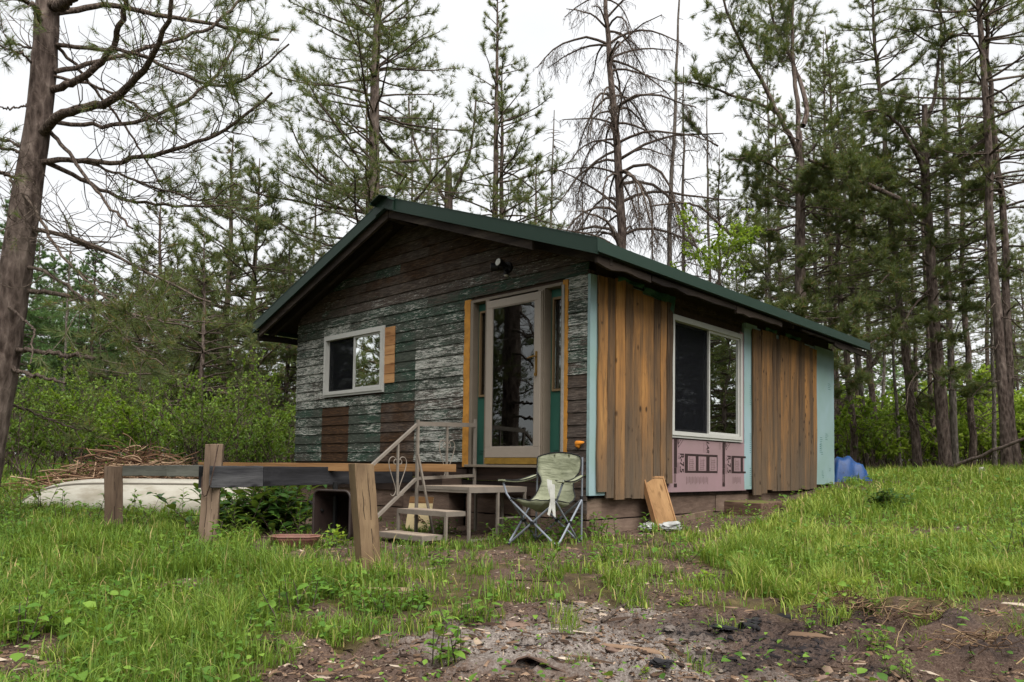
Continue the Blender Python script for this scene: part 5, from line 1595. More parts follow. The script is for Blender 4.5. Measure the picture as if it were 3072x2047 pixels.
def twigs(P, Ln, per_m, t0, rs, frac=.32, side=(30, 75), m=4, up=.1, cap=40, curl=.12):
    cnt = np.clip((Ln * per_m).astype(int), 1, cap)
    i = np.repeat(np.arange(len(P)), cnt); K = len(i)
    t = t0 + (1 - t0) * rs.uniform(0, 1, K) ** .8
    p, d = sample(P, i, t)
    ref = np.array([[0, 0, 1.]]); s = nrm(np.cross(d, np.broadcast_to(ref, d.shape)) + 1e-6); u = np.cross(s, d)
    a = np.radians(rs.uniform(*side, K)) ; sg = np.where(rs.uniform(0, 1, K) < .5, -1, 1); roll = rs.normal(0, .55, K)
    lat = s * (sg * np.cos(roll))[:, None] + u * np.sin(roll)[:, None]
    dd = nrm(d * np.cos(a)[:, None] + lat * np.sin(a)[:, None] + np.array([[0, 0, up]]))
    l = np.maximum(.08, Ln[i] * frac * (1.15 - .75 * t) * rs.uniform(.5, 1.25, K))
    tt = np.linspace(0, 1, m)
    cur = rs.normal(0, curl, (K, 1, 3)) + np.array([0, 0, up * .8])
    T = p[:, None] + dd[:, None] * (l[:, None, None] * tt[None, :, None]) + cur * (l[:, None, None] * (tt ** 2)[None, :, None]) + rs.normal(0, curl * .7, (K, 1, 3)) * (l[:, None, None] * np.sin(tt * PI * 1.6)[None, :, None] * .35)
    return T, l
def trunk_path(H, rs, wob, m=22, z0=-.35):
    z = np.linspace(z0, H, m)
    x = np.cumsum(rs.normal(0, wob, m)); y = np.cumsum(rs.normal(0, wob, m))
    x -= np.interp(z, [z0, 0, H], [x[0], x[1], x[-1]]) * 1; y -= np.interp(z, [z0, 0, H], [y[0], y[1], y[-1]])
    return np.stack([x, y, z], -1)
def pine(seed, H, r0, live, Lmax, step=.5, per=4, needle=(.13, 18, .013), twig=3.2, dead=True, elev=(-.12, .75), upturn=.6, shape=1.0, tintbase=.45, dense=1.0, wob=.02, top=.05, deadlen=.55, mat=M_NEEDLE, spread=(20, 80), tufts=(1., .62, .3), barkmat=None, hang=0):
    """one pine as three meshes: trunk, branches, crown (needles)"""
    rs = np.random.default_rng(seed)
    tp = trunk_path(H, rs, wob)
    f = np.clip(tp[:, 2] / H, 0, 1)
    R = r0 * ((1 - f) ** .75 * .93 + .07 * (1 - f)) + r0 * .35 * np.exp(-np.maximum(tp[:, 2], 0) / .25) + .012
    t_ = NB(); t_.tubes(tp[None], R[None], 12); tm = t_.mesh('trunk', True)
    # whorls
    zs = []; z = H * (.10 if dead else live)
    while z < H * (1 - top * .3):
        k = rs.poisson(per * (1 if z > live * H else .75)) + (1 if z > live * H else 0)
        zs += list(z + rs.normal(0, step * .12, k)); z += step * rs.uniform(.7, 1.3) * (1 if z < H * .85 else .6)
    zs = np.clip(np.array(zs), .3, H * .995); K = len(zs)
    az = rs.uniform(0, 2 * PI, K); g_ = np.clip((zs / H - live) / (1 - live), -1, 1)
    alive = (g_ > 0) & (live < 1)
    if live >= 1: g_ = np.full(K, -1.)
    prof = np.where(alive, np.clip((1 - g_), 0, 1) ** (.85 / shape) * (.75 + .5 * np.sin(np.clip(g_, 0, 1) * PI)) + .05, deadlen * ((.5 + .5 * np.clip(zs / (live * H + .01), 0, 1)) if live < 1 else np.clip(1.08 - zs / H, .05, 1) ** .6 * np.clip(.25 + zs / H * 2, 0, 1)))
    Ln = Lmax * prof * rs.uniform(.55, 1.15, K)
    el = np.where(alive, elev[0] + (elev[1] - elev[0]) * np.clip(g_, 0, 1) ** 1.2, -.18 if not hang else .42) + rs.normal(0, .16 if not hang else .3, K)
    px = np.stack([np.interp(zs, tp[:, 2], tp[:, k]) for k in range(3)], -1)
    droop = np.where(alive, .25, .45 if not hang else 1.25) * rs.uniform(.3, 1.3, K); up = np.where(alive, upturn, .15 if not hang else -.2) * rs.uniform(.4, 1.3, K)
    P = bend(px, az, el, Ln, 8, droop, up, rs)
    tr = np.interp(zs, tp[:, 2], R)
    rb = np.minimum((.010 if not hang else .016) + .0105 * Ln, tr * .55)
    b_ = NB()
    b_.tubes(P, rb[:, None] * np.linspace(1, .28, 8)[None] ** .9, 5)
    a_i = np.where(alive)[0]; d_i = np.where(~alive)[0]
    n_ = NB()
    if len(d_i):
        T, l = twigs(P[d_i], Ln[d_i], twig * .9, .25, rs, .34, up=-.15 - hang)
        b_.tubes(T, np.linspace(.0065, .003, T.shape[1])[None] * np.ones((len(T), 1)), 3)
        if hang:
            T2, l2 = twigs(T, l, 11, .15, rs, .6, up=-.6, cap=8, curl=.3); b_.tubes(T2, np.linspace(.006, .004, T2.shape[1])[None] * np.ones((len(T2), 1)), 3)
    if len(a_i):
        T, l = twigs(P[a_i], Ln[a_i], twig, .30, rs, .36, up=.22)
        b_.tubes(T, np.linspace(.007, .003, T.shape[1])[None] * np.ones((len(T), 1)), 3)
        pos, ax, tn, sz = [], [], [], []
        tw_i = np.repeat(a_i, np.clip((Ln[a_i] * twig).astype(int), 1, 40)); fsz = np.clip(.45 + Ln / 1.6, .45, 1)
        bt = rs.uniform(-.16, .16, len(P))
        for q, pr in zip(tufts, (1., .85, .6)):
            i = np.arange(len(T)); i = i[rs.uniform(0, 1, len(i)) < pr * dense]
            p, d = sample(T, i, np.full(len(i), q * .999)); sz.append(fsz[tw_i[i]]); pos.append(p); ax.append(d + [0, 0, .35]); tn.append(np.clip(tintbase + rs.normal(0, .13, len(i)), 0, 1))
        i = np.repeat(a_i, 2); p, d = sample(P, i, rs.uniform(.8, .999, len(i))); sz.append(fsz[i]); pos.append(p); ax.append(d + [0, 0, .3]); tn.append(np.clip(tintbase + .08 + rs.normal(0, .1, len(i)), 0, 1))
        pos, ax, tn = np.concatenate(pos), np.concatenate(ax), np.concatenate(tn)
        n_.needles(pos, ax, needle[0] * np.concatenate(sz) * rs.uniform(.75, 1.2, len(pos)), needle[1], needle[2], rs, tn, spread)
    bm2 = b_.mesh('branches')
    nm = n_.mesh('crown') if n_.n else None
    return dict(trunk=tm, branches=bm2, crown=nm, H=H, r0=r0, mat=mat, bark=barkmat)

def place(v, name, x, y, s=1.0, rz=None, lean=(0, 0), label=None, cat='tree', group=None, sz=None):
    r = empty(name, (x, y, gz(x, y)), 0, label, cat, group)
    r.rotation_euler = (lean[1], lean[0], rng.uniform(0, 2 * PI) if rz is None else rz)
    r.rotation_mode = 'XYZ'
    # lean about world axes after the spin
    M_ = Matrix.Translation(r.location) @ Matrix.Rotation(lean[0], 4, 'Y') @ Matrix.Rotation(lean[1], 4, 'X') @ Matrix.Rotation(rng.uniform(0, 2 * PI) if rz is None else rz, 4, 'Z') @ Matrix.Diagonal((s, s, sz or s, 1))
    r.matrix_world = M_
    for k, mt in (('trunk', v.get('bark') or M_BARK), ('branches', v.get('bark') or M_LIMB), ('crown', v['mat'])):
        if v.get(k) is None: continue
        me = v[k]
        if not me.materials: me.materials.append(mt)
        o = bpy.data.objects.new(k, me); COL.objects.link(o); o.parent = r
    return r

V_FULL = pine(1, 19, .24, .16, 4.0, .42, 5.0, (.165, 28, .011), 5.6, elev=(-.1, .8), dense=1, tintbase=.5)
V_SPARSE = pine(2, 14.6, .14, .36, 2.5, .55, 3.0, (.16, 28, .0105), 3.8, elev=(0, .85), tintbase=.52, deadlen=.45)
V_POLE = pine(3, 19, .12, .40, 2.7, .50, 2.8, (.16, 28, .0105), 4.0, dense=.72, elev=(-.1, .7), tintbase=.6, deadlen=.5)
V_POLE2 = pine(4, 17, .12, .36, 3.0, .52, 2.8, (.16, 28, .0105), 4.0, dense=.72, elev=(-.1, .6), tintbase=.56, deadlen=.6, wob=.04)
V_POLE3 = pine(5, 18, .10, .34, 2.5, .50, 2.7, (.16, 28, .0105), 4.0, dense=.72, elev=(.0, .7), tintbase=.58, deadlen=.5, wob=.03, barkmat=M_BARKG)
V_LOW = pine(6, 9.2, .11, .08, 2.5, .40, 4, (.16, 26, .0115), 4.6, elev=(-.05, .8), tintbase=.46, dead=False)
V_LOW2 = pine(7, 8.4, .10, .05, 3.4, .40, 4.4, (.165, 26, .0115), 4.8, elev=(-.1, .7), tintbase=.40, dead=False)
V_THIN = pine(8, 11.0, .06, 2.0, 1.7, .38, 3.2, twig=4.5, deadlen=.9, barkmat=M_BARKG)
V_BARE = pine(9, 17.5, .10, 2.0, .9, .75, 1.6, twig=2.2, deadlen=.8, barkmat=M_BARKG)
V_DEAD = pine(10, 16.5, .18, 2.0, 4.6, .42, 4.6, twig=9, deadlen=.9, hang=.30, elev=(0, 0), wob=.06)
V_TAM = pine(11, 9.4, .10, .05, 2.3, .30, 6, (.13, 20, .016), 6.5, elev=(-.05, .5), tintbase=.5, dead=False, upturn=.2, mat=M_NEEDLEB, spread=(25, 90))

def site(px, d):      # spot on the ground under a trunk seen at picture column px, d metres ahead
    p = at(px, 1405, d); return float(p[0]), float(p[1])

# ---- single trees that can be told apart
def T(v, name, px, d, s, lean, label, group=None, sz=None, rz=None, cat='pine'):
    x, y = site(px, d); return place(v, name, x, y, s, rz, lean, label, cat, group, sz)
T(V_FULL, 'tall_pine', 1095, 21.5, .98, (.008, 0), 'tall thick trunked pine with a broad crown rising behind the roof ridge')
T(V_POLE, 'slender_pine', 1085, 26, .8, (-.01, 0), 'slender pine hidden close behind the thick trunked tall pine')
T(V_THIN, 'bare_sapling', 1258, 22, 1.0, (.02, 0), 'thin leafless tree standing right of the roof ridge', cat='bare tree')
T(V_THIN, 'bare_sapling', 1305, 25, 1.1, (-.01, 0), 'second thin leafless tree between the bare sapling and the twin pines', cat='bare tree')
T(V_THIN, 'bare_sapling', 1640, 26, 1.15, (.01, 0), 'thin leafless tree between the twin pines and the curled dead pine', cat='bare tree')
T(V_POLE3, 'slim_pine', 930, 27, .68, (.0, 0), 'slim pine left of the thick trunked tall pine')
T(V_THIN, 'bare_sapling', 1755, 25, .95, (-.02, 0), 'thin bare tree just left of the curled dead pine', cat='bare tree')
T(V_THIN, 'bare_sapling', 2060, 25, 1.25, (-.01, 0), 'thin bare tree between the two grey dead poles', cat='bare tree')
T(V_LOW, 'slim_pine', 1400, 29, 1.05, (.0, 0), 'small pine low over the ridge between forked snag and twin pines')
T(V_SPARSE, 'slim_pine', 1590, 31, .9, (.01, 0), 'slim pine right of the twin pines, lower than them')
T(V_LOW2, 'slim_pine', 1735, 31, .92, (.0, 0), 'low pine behind the left branches of the curled dead pine')
T(V_LOW, 'slim_pine', 1945, 30, .9, (.0, 0), 'low pine peeping over the roof right of the curled dead pine')
T(V_POLE3, 'slim_pine', 1215, 28, .8, (.0, 0), 'slim pine right of the thick trunked tall pine')
T(V_SPARSE, 'twin_pine', 1478, 23.5, 1.06, (-.004, 0), 'left stem of the sparse twin pines above the roof slope')
T(V_SPARSE, 'twin_pine', 1502, 24.2, .98, (-.01, 0), 'right stem of the sparse twin pines above the roof slope', rz=2.2, sz=.92)
T(V_DEAD, 'dead_pine', 1868, 20.5, .98, (-.045, 0), 'dead pine with curled bare branches behind the roof', cat='dead tree', rz=.6)
T(V_BARE, 'bare_pole_tree', 1992, 23, .95, (.028, 0), 'straight bare grey pole of a dead tree right of the curled dead pine', cat='dead tree')
T(V_BARE, 'bare_pole_tree', 2130, 27, .8, (-.01, 0), 'thin grey dead pole left of the two trunks above the leafy sapling', cat='dead tree')
T(V_POLE2, 'slim_pine', 2168, 24, .62, (-.01, 0), 'slim pine left of the forked pine, leaves of the sapling below it')
T(V_POLE3, 'slim_pine', 2208, 27, .5, (0, 0), 'short dark pine just left of the forked pine over the roof')

# broken topped pine with two upright limbs
def bespoke(name, label, d, trunk, limbs, cat='pine', mat=M_NEEDLE, needle=(.17, 30, .0105), twig=3.2, tint=.42, extra=0, seed=1, depth=1.0, side=(30, 75), t0=.4, sides=12, limbname='limb', live=.35, frac=.36, capt=40, tw2=True, twigr=1.0, bareprob=0.0, tipbias=0):
    """trunk and main limbs surveyed from the photo: [(px,py,width_px)], limbs get their own spread in depth"""
    rs = np.random.default_rng(seed)
    tr = np.array([at(p[0], p[1], d) for p in trunk]); R = np.array([p[2] * d / CF / 2 for p in trunk])
    base = tr[0].copy(); base[2] = gz(base[0], base[1]) if tr[0][2] < 2.5 else tr[0][2]
    r = empty(name, tuple(base), 0, label, cat)
    def res(P, n):
        s = np.r_[0, np.cumsum(np.linalg.norm(np.diff(P[:, :3], axis=0), axis=1))]; t = np.linspace(0, s[-1], n)
        Q_ = np.stack([np.interp(t, s, P[:, k]) for k in range(P.shape[1])], 1)
        k = np.array([.25, .5, .25]); 
        for _ in range(2):
            Q_[1:-1] = Q_[:-2] * .25 + Q_[1:-1] * .5 + Q_[2:] * .25
        return Q_
    Tq = res(np.c_[tr - base, R], 40)
    Tq[1:-1, 3] *= 1 + rs.normal(0, .03, 38)
    a = NB(); a.tubes(Tq[None, :, :3], Tq[None, :, 3], sides + 4); link('trunk', a.mesh('trunk', True), M_BARK, r)
    allP, allL = [], []
    for li, lb in enumerate(limbs):
        off = lb.get('off', 0); P = np.array([at(p[0], p[1], d + off * (i / (len(lb['p']) - 1)) ** 1.1) for i, p in enumerate(lb['p'])]) - base
        w0, w1 = lb['w']; Rl = np.interp(np.linspace(0, 1, len(P)), [0, 1], [w0 * d / CF / 2, w1 * (d + off) / CF / 2])
        Q_ = res(np.c_[P, Rl], 24)
        Q_[2:-1, :3] += rs.normal(0, .010 * depth, (21, 3))
        a = NB(); a.tubes(Q_[None, :, :3], Q_[None, :, 3], 8); link(limbname, a.mesh(limbname, True), M_LIMB if lb.get('bark') is None else M_BARK, r)
        if not lb.get('bare'):
            allP.append(Q_[::3, :3][:8]); allL.append(np.linalg.norm(np.diff(Q_[:, :3], axis=0), axis=1).sum())
    if extra:      # further branches out of the trunk towards and away from the viewer
        zs = rs.uniform(max(Tq[0, 2], 2.2), Tq[-1, 2], extra); az = rs.uniform(0, 2 * PI, extra)
        px = np.stack([np.interp(zs, Tq[:, 2], Tq[:, k]) for k in range(3)], -1); Ln = rs.uniform(.8, 2.4, extra) * depth
        P = bend(px, az, rs.uniform(-.3, .4, extra), Ln, 8, np.full(extra, .2), np.full(extra, .5), rs)
        b = NB(); b.tubes(P, (.010 + .008 * Ln)[:, None] * np.linspace(1, .3, 8)[None], 5); link('branches', b.mesh('branches'), M_LIMB, r)
        allP += list(P); allL += list(Ln)
    P = np.array(allP); Ln = np.array(allL)
    Tw, l = twigs(P, Ln, twig, t0, rs, frac, side=side, m=8, up=.06, cap=capt, curl=.30)
    ci = np.repeat(np.arange(len(P)), np.clip((Ln * twig).astype(int), 1, capt)); tipd = np.linalg.norm(Tw[:, 0] - P[ci, 0], axis=1) / np.maximum(Ln[ci], .01)
    b = NB(); b.tubes(Tw, np.linspace(.0085, .0035, 8)[None] * twigr * np.ones((len(Tw), 1)), 4)
    par = np.arange(len(Tw))
    if tw2:
        par = np.repeat(np.arange(len(Tw)), np.clip((l * 4.5).astype(int), 1, 6))
        Tw2, l2 = twigs(Tw, l, 4.5, .3, rs, .45, up=.15, cap=6, m=5, curl=.35); b.tubes(Tw2, np.linspace(.005, .0025, 5)[None] * twigr * np.ones((len(Tw2), 1)), 3)
    else: Tw2 = Tw[:0, :5]
    link('twigs', b.mesh('twigs'), M_LIMB, r)
    n = NB()
    for TT, qs, td in ((Tw, (1., .7), tipd), (Tw2, (1., .6), tipd[par])):
        for q in qs:
            i = np.arange(len(TT)); i = i[(rs.uniform(0, 1, len(i)) > bareprob) & (td[:len(TT)] + rs.normal(0, .12, len(i)) > tipbias)]
            p, dd = sample(TT, i, np.full(len(i), q * .999))
            n.needles(p, dd + [0, 0, .25], needle[0] * rs.uniform(.7, 1.2, len(i)), needle[1], needle[2], rs, np.clip(tint + rs.normal(0, .13, len(i)), 0, 1), (10, 62), 1.0)
    if n.n: link('crown', n.mesh('crown'), mat, r)
    return r

k = 1 / 1.96
def C1(*pts): return [(x * k, y * k) for x, y in pts]
def C4(*pts): return [(x / 2.24, 700 + y / 2.24) for x, y in pts]
limbs = [
    dict(p=C1((330, 75), (450, 60), (580, 20), (700, 40), (850, 75), (1000, 100), (1150, 130), (1340, 155), (1500, 200), (1640, 235)), w=(20, 8), off=1.2),
    dict(p=C1((330, 265), (430, 270), (560, 290), (740, 305), (840, 320), (950, 380), (1080, 440), (1230, 510), (1330, 510), (1450, 470), (1560, 400), (1700, 260)), w=(14, 5), off=-.8),
    dict(p=C1((320, 422), (420, 400), (560, 370), (700, 330), (830, 290), (970, 245), (1100, 215), (1230, 180), (1320, 90), (1410, 0), (1480, -90)), w=(15, 7), off=.7),
    dict(p=C1((290, 535), (400, 495), (470, 480), (560, 410), (640, 310), (690, 210), (720, 100), (740, 0), (750, -120)), w=(22, 14), off=-1.0, bare=1),
    dict(p=C1((230, 800), (270, 760), (340, 680), (420, 640), (560, 625), (660, 590), (760, 510), (820, 450), (870, 350), (940, 260), (990, 150), (1010, 0), (1020, -120)), w=(30, 11), off=-1.6),
    dict(p=C1((300, 715), (340, 725), (450, 735), (600, 745), (760, 735), (900, 690), (1000, 650), (1110, 590), (1210, 510), (1290, 420), (1340, 350), (1380, 270)), w=(15, 6), off=.5),
    dict(p=C1((230, 960), (280, 950), (350, 935), (450, 945), (640, 960), (800, 940), (960, 900), (1130, 850), (1280, 790), (1430, 690), (1530, 610), (1600, 545)), w=(19, 7), off=-.4),
    dict(p=C1((260, 950), (300, 965), (400, 1015), (500, 1060), (600, 1120), (700, 1170), (820, 1195), (1000, 1210), (1130, 1225), (1300, 1215), (1530, 1225)), w=(16, 5), off=.3),
    dict(p=C1((400, 945), (560, 970), (700, 1030), (900, 1100), (1050, 1140), (1200, 1200), (1320, 1130), (1380, 1080)), w=(9, 4), off=-.6),
    dict(p=C1((290, 770), (400, 900), (500, 1030), (600, 1170), (700, 1270), (780, 1345)), w=(13, 6), off=-1.3, bare=1),
    dict(p=C1((330, 270), (420, 350), (520, 470), (600, 590), (700, 700), (790, 830), (880, 980), (960, 1110)), w=(11, 5), off=1.0, bare=1),
    dict(p=C1((320, 450), (480, 480), (600, 520), (740, 580), (860, 660), (980, 760), (1100, 830)), w=(10, 4), off=-.6),
    dict(p=C1((150, 1350), (210, 1350), (300, 1350), (450, 1410), (600, 1460), (700, 1510)) + C4((360, 0), (550, 50), (750, 130), (900, 220), (1100, 320), (1250, 390), (1420, 465)), w=(15, 6), off=-.6),
    dict(p=C1((60, 1060), (130, 1100), (200, 1230), (280, 1390), (350, 1480)) + C4((400, 150), (550, 290), (700, 420), (830, 520), (1000, 580), (1300, 640)), w=(11, 5), off=-1.4),
    dict(p=C4((180, 225), (205, 235), (330, 270), (480, 370), (600, 470), (700, 560), (820, 680), (950, 800), (1100, 890)), w=(12, 5), off=-.9),
    dict(p=C4((160, 388), (200, 390), (300, 395), (450, 420), (600, 455), (720, 490), (850, 540), (1000, 570), (1150, 580)), w=(17, 6), off=.4),
    dict(p=C4((90, 780), (130, 785), (250, 795), (400, 815), (550, 835), (680, 840)), w=(16, 11), off=-.3, bare=1),
    dict(p=C4((70, 915), (105, 925), (200, 945), (330, 980), (440, 1010)), w=(14, 8), off=-.5, bare=1),
    dict(p=C4((20, 1130), (80, 1155), (200, 1190), (330, 1250), (450, 1300), (620, 1330)), w=(9, 4), off=.9),
    dict(p=C4((20, 500), (60, 490), (130, 560), (210, 620), (225, 660), (215, 790), (200, 880)), w=(9, 4), off=-1.2, bare=1),
    dict(p=C1((290, 20), (340, 40), (400, 10), (470, -40)), w=(34, 22), off=-.4, bare=1),
    dict(p=C1((240, 180), (235, 100), (200, 20), (90, -10), (-60, -40)), w=(22, 9), off=-.9),
    dict(p=C1((230, 300), (180, 280), (80, 260), (-60, 220)), w=(8, 4), off=.5), dict(p=C1((210, 390), (150, 330), (60, 290), (-60, 270)), w=(9, 4), off=-.8),
    dict(p=C1((180, 620), (80, 635), (-40, 640)), w=(6, 4), off=-.5, bare=1), dict(p=C1((170, 900), (100, 850), (20, 820), (-90, 790)), w=(10, 5), off=.8),
    dict(p=C1((160, 905), (80, 880), (-60, 865)), w=(12, 6), off=-.3), dict(p=C1((120, 1055), (60, 1030), (-30, 1010), (-120, 1000)), w=(11, 6), off=-1.0)]
bespoke('old_pine', 'big leaning pine at the left edge with long half bare limbs', 8.5,
        [(-100, 1640, 120), (-82, 1560, 108), (-58, 1450, 98), (-38, 1347, 92), (-10, 1200, 90), (22, 1000, 88), (50, 800, 84), (62, 714, 82), (76, 612, 80), (97, 480, 75), (112, 400, 72), (125, 280, 70), (133, 200, 73), (140, 80, 68), (146, -40, 66), (160, -300, 60)],
        limbs, twig=10, needle=(.115, 32, .0052), tint=.42, seed=12, t0=.16, frac=.36, capt=38, twigr=.75, bareprob=.25, sides=14, tipbias=.50)

bespoke('broken_pine', 'broken topped pine with two limbs rising like a fork', 24, [(1345, 1420, 34), (1346, 900, 30), (1345, 650, 27), (1346, 560, 24), (1346, 505, 18)],
        [dict(p=[(1340, 610), (1322, 580), (1300, 540), (1275, 500), (1262, 470), (1240, 420), (1228, 350), (1226, 290)], w=(12, 5), off=.6), dict(p=[(1352, 600), (1370, 560), (1395, 500), (1412, 450), (1422, 380), (1428, 300)], w=(12, 5), off=-.5),
         dict(p=[(1346, 620), (1310, 610), (1280, 620)], w=(6, 3)), dict(p=[(1346, 600), (1380, 590), (1420, 600)], w=(6, 3))], seed=3, tint=.5, extra=16, depth=.6, twig=3)

kk = 1 / 1.96
def B2(*p): return [(1950 + x * kk, y * kk) for x, y in p]
def B3(*p): return [(2472 + x * kk, y * kk) for x, y in p]
bespoke('forked_pine', 'dark pine forking into three limbs right of the leafy sapling', 20,
        [(2405, 1420, 40), (2403, 1150, 36), (2402, 900, 32), (2400, 760, 30), (2401, 620, 28), (2402, 520, 27), (2400, 470, 24), (2401, 430, 15), (2402, 395, 7)],
        [dict(p=B2((875, 920), (850, 850), (800, 760), (720, 600), (640, 440), (560, 310), (500, 180), (440, 60), (420, -80)), w=(17, 6), off=-1.2, bark=1),
         dict(p=B2((880, 900), (870, 800), (872, 640), (850, 480), (840, 300), (835, 120), (850, -100)), w=(18, 8), off=.6, bark=1),
         dict(p=B2((900, 740), (930, 660), (890, 500), (860, 420), (800, 280), (720, 120), (690, -50)), w=(17, 6), off=1.2, bark=1),
         dict(p=B2((800, 690), (700, 640), (590, 590), (470, 560), (360, 510), (240, 480), (150, 490)), w=(11, 4), off=-1.0),
         dict(p=B2((880, 930), (940, 900), (1010, 800), (1090, 700), (1190, 620)), w=(9, 4), off=-.6),
         dict(p=B2((870, 1100), (780, 1030), (700, 960), (600, 930), (480, 940)), w=(8, 4), off=-1.0), dict(p=B2((870, 1320), (740, 1350), (600, 1360), (540, 1400)), w=(8, 4), off=-1.4),
         dict(p=B2((880, 1160), (760, 1090), (640, 1110), (560, 1090)), w=(7, 3), off=.8), dict(p=B2((890, 1290), (980, 1220), (1090, 1200)), w=(7, 3), off=.6),
         dict(p=B2((400, 860), (330, 820), (260, 740), (200, 690)), w=(6, 3), off=.5), dict(p=B2((480, 1390), (400, 1310), (290, 1210), (150, 1190), (0, 1215)), w=(9, 5), off=-.8, bare=1)],
        seed=21, tint=.40, extra=70, twig=8.5, depth=.9, frac=.34, bareprob=.03)
bespoke('crooked_pine', 'dark broken topped pine with one upright limb and a long sweeping dead limb', 20.5,
        [(2838, 1420, 42), (2833, 1330, 36), (2821, 1180, 34), (2802, 940, 30), (2787, 700, 26), (2778, 560, 24), (2776, 450, 21), (2774, 316, 16)],
        [dict(p=B3((610, 1275), (560, 1240), (480, 1190), (350, 1130), (230, 1070), (170, 1030), (70, 990), (0, 985), (-90, 940)), w=(18, 8), off=-2.2, bark=1),
         dict(p=B3((595, 1055), (580, 980), (545, 905), (490, 810), (465, 755), (390, 690), (330, 650), (300, 645), (230, 660)), w=(14, 5), off=-1.2, bark=1),
         dict(p=B3((600, 705), (640, 640), (655, 540), (670, 400), (680, 270), (740, 220), (810, 190), (880, 200)), w=(13, 5), off=-.5, bark=1),
         dict(p=B3((680, 270), (600, 240), (520, 190), (440, 170)), w=(6, 3), off=-.8), dict(p=B3((720, 200), (710, 140), (680, 70), (640, -20)), w=(7, 4), off=-.4),
         dict(p=B3((590, 1130), (520, 1080), (430, 1020), (300, 1020), (180, 1010)), w=(9, 3), off=-1.0), dict(p=B3((600, 940), (560, 870), (480, 760), (420, 720)), w=(8, 3), off=.6),
         dict(p=B3((610, 1050), (680, 1030), (760, 1000), (860, 1010)), w=(7, 3), off=-.8), dict(p=B3((620, 930), (700, 930), (800, 950), (900, 1010)), w=(7, 3), off=.7),
         dict(p=B3((620, 920), (680, 870), (740, 850)), w=(6, 3), off=-.5), dict(p=B3((620, 740), (700, 790), (800, 800), (930, 790)), w=(7, 3), off=.9),
         dict(p=[(2818, 1160), (2800, 1120), (2760, 1110), (2728, 1150), (2718, 1230)], w=(6, 3), off=-.8, bare=1), dict(p=[(2806, 960), (2840, 990), (2858, 1030), (2855, 1120), (2848, 1170)], w=(7, 3), off=-.7, bare=1),
         dict(p=[(2795, 860), (2740, 920), (2700, 990), (2640, 1010), (2600, 1040)], w=(7, 3), off=-1.2), dict(p=[(2790, 800), (2750, 760), (2690, 800), (2640, 850)], w=(8, 4), off=-1.4)],
        seed=22, tint=.40, extra=70, twig=8.0, depth=.9, frac=.32, bareprob=.05)

# ---- other trunks of the right hand wood, nearest ones one by one
for (v, px, d, s, lean, lab) in [
    (V_POLE, 2507, 25.5, .80, (-.022, 0), 'pine trunk directly behind the blue tarp heap'),
    (V_POLE2, 2562, 24, .86, (-.058, 0), 'pine trunk leaning left, first one clear of the cabin corner'),
    (V_POLE3, 2600, 26, .86, (-.07, 0), 'pine trunk leaning left, second one clear of the cabin corner'),
    (V_POLE3, 2701, 25, .56, (-.06, 0), 'thinnest pine trunk, alone between two gaps of green undergrowth'),
    (V_POLE2, 2755, 21.5, .92, (-.085, 0), 'leaning pine trunk just left of the crooked dark pine'),
    (V_POLE, 2755, 30, .72, (-.02, 0), 'grey pine trunk showing behind the leaning trunk left of the crooked pine'),
    (V_POLE, 2804, 27, .76, (-.03, 0), 'pine trunk half hidden by the left side of the crooked pine'),
    (V_BARE, 2866, 23, 1.0, (-.02, 0), 'pale grey bare trunk right beside the crooked pine'),
    (V_POLE2, 2917, 24, .84, (-.02, 0), 'dark pine trunk crossed by the leaning dead pole'),
    (V_POLE3, 2985, 26, .66, (-.015, 0), 'slim pine trunk left of the thick right edge pair'),
    (V_POLE, 3022, 18.5, .95, (-.04, 0), 'thick pine of the right edge pair, on its left'),
    (V_POLE2, 3052, 19.5, .92, (-.046, 0), 'thick pine of the right edge pair, on its right'),
    (V_POLE3, 2450, 27, .85, (-.01, 0), 'pine trunk just right of the forked pine over the roof'),
    (V_POLE, 2300, 30, .66, (0, 0), 'pine trunk left of the forked pine, low over the roof')]:
    T(v, 'forest_pine', px, d, s, lean, lab, 'pines of the wood right of the cabin')
rs5 = np.random.default_rng(77)
near_spots = []
for k in range(46):
    d = rs5.uniform(27, 60); px = rs5.uniform(2230, 3330)
    if px < 2420 and d > 40: continue
    x, y = site(px, d)
    if any(math.hypot(x - a, y - b) < 1.3 for a, b in near_spots): continue
    near_spots.append((x, y))
    v = (V_POLE, V_POLE2, V_POLE3, V_SPARSE)[k % 4]
    place(v, 'forest_pine', x, y, rs5.uniform(.66, 1.0), None, (rs5.normal(-.02, .02), rs5.normal(0, .02)), 'slim pine deep in the wood behind the nearer right trunks', 'pine', 'deeper pines of the right wood')

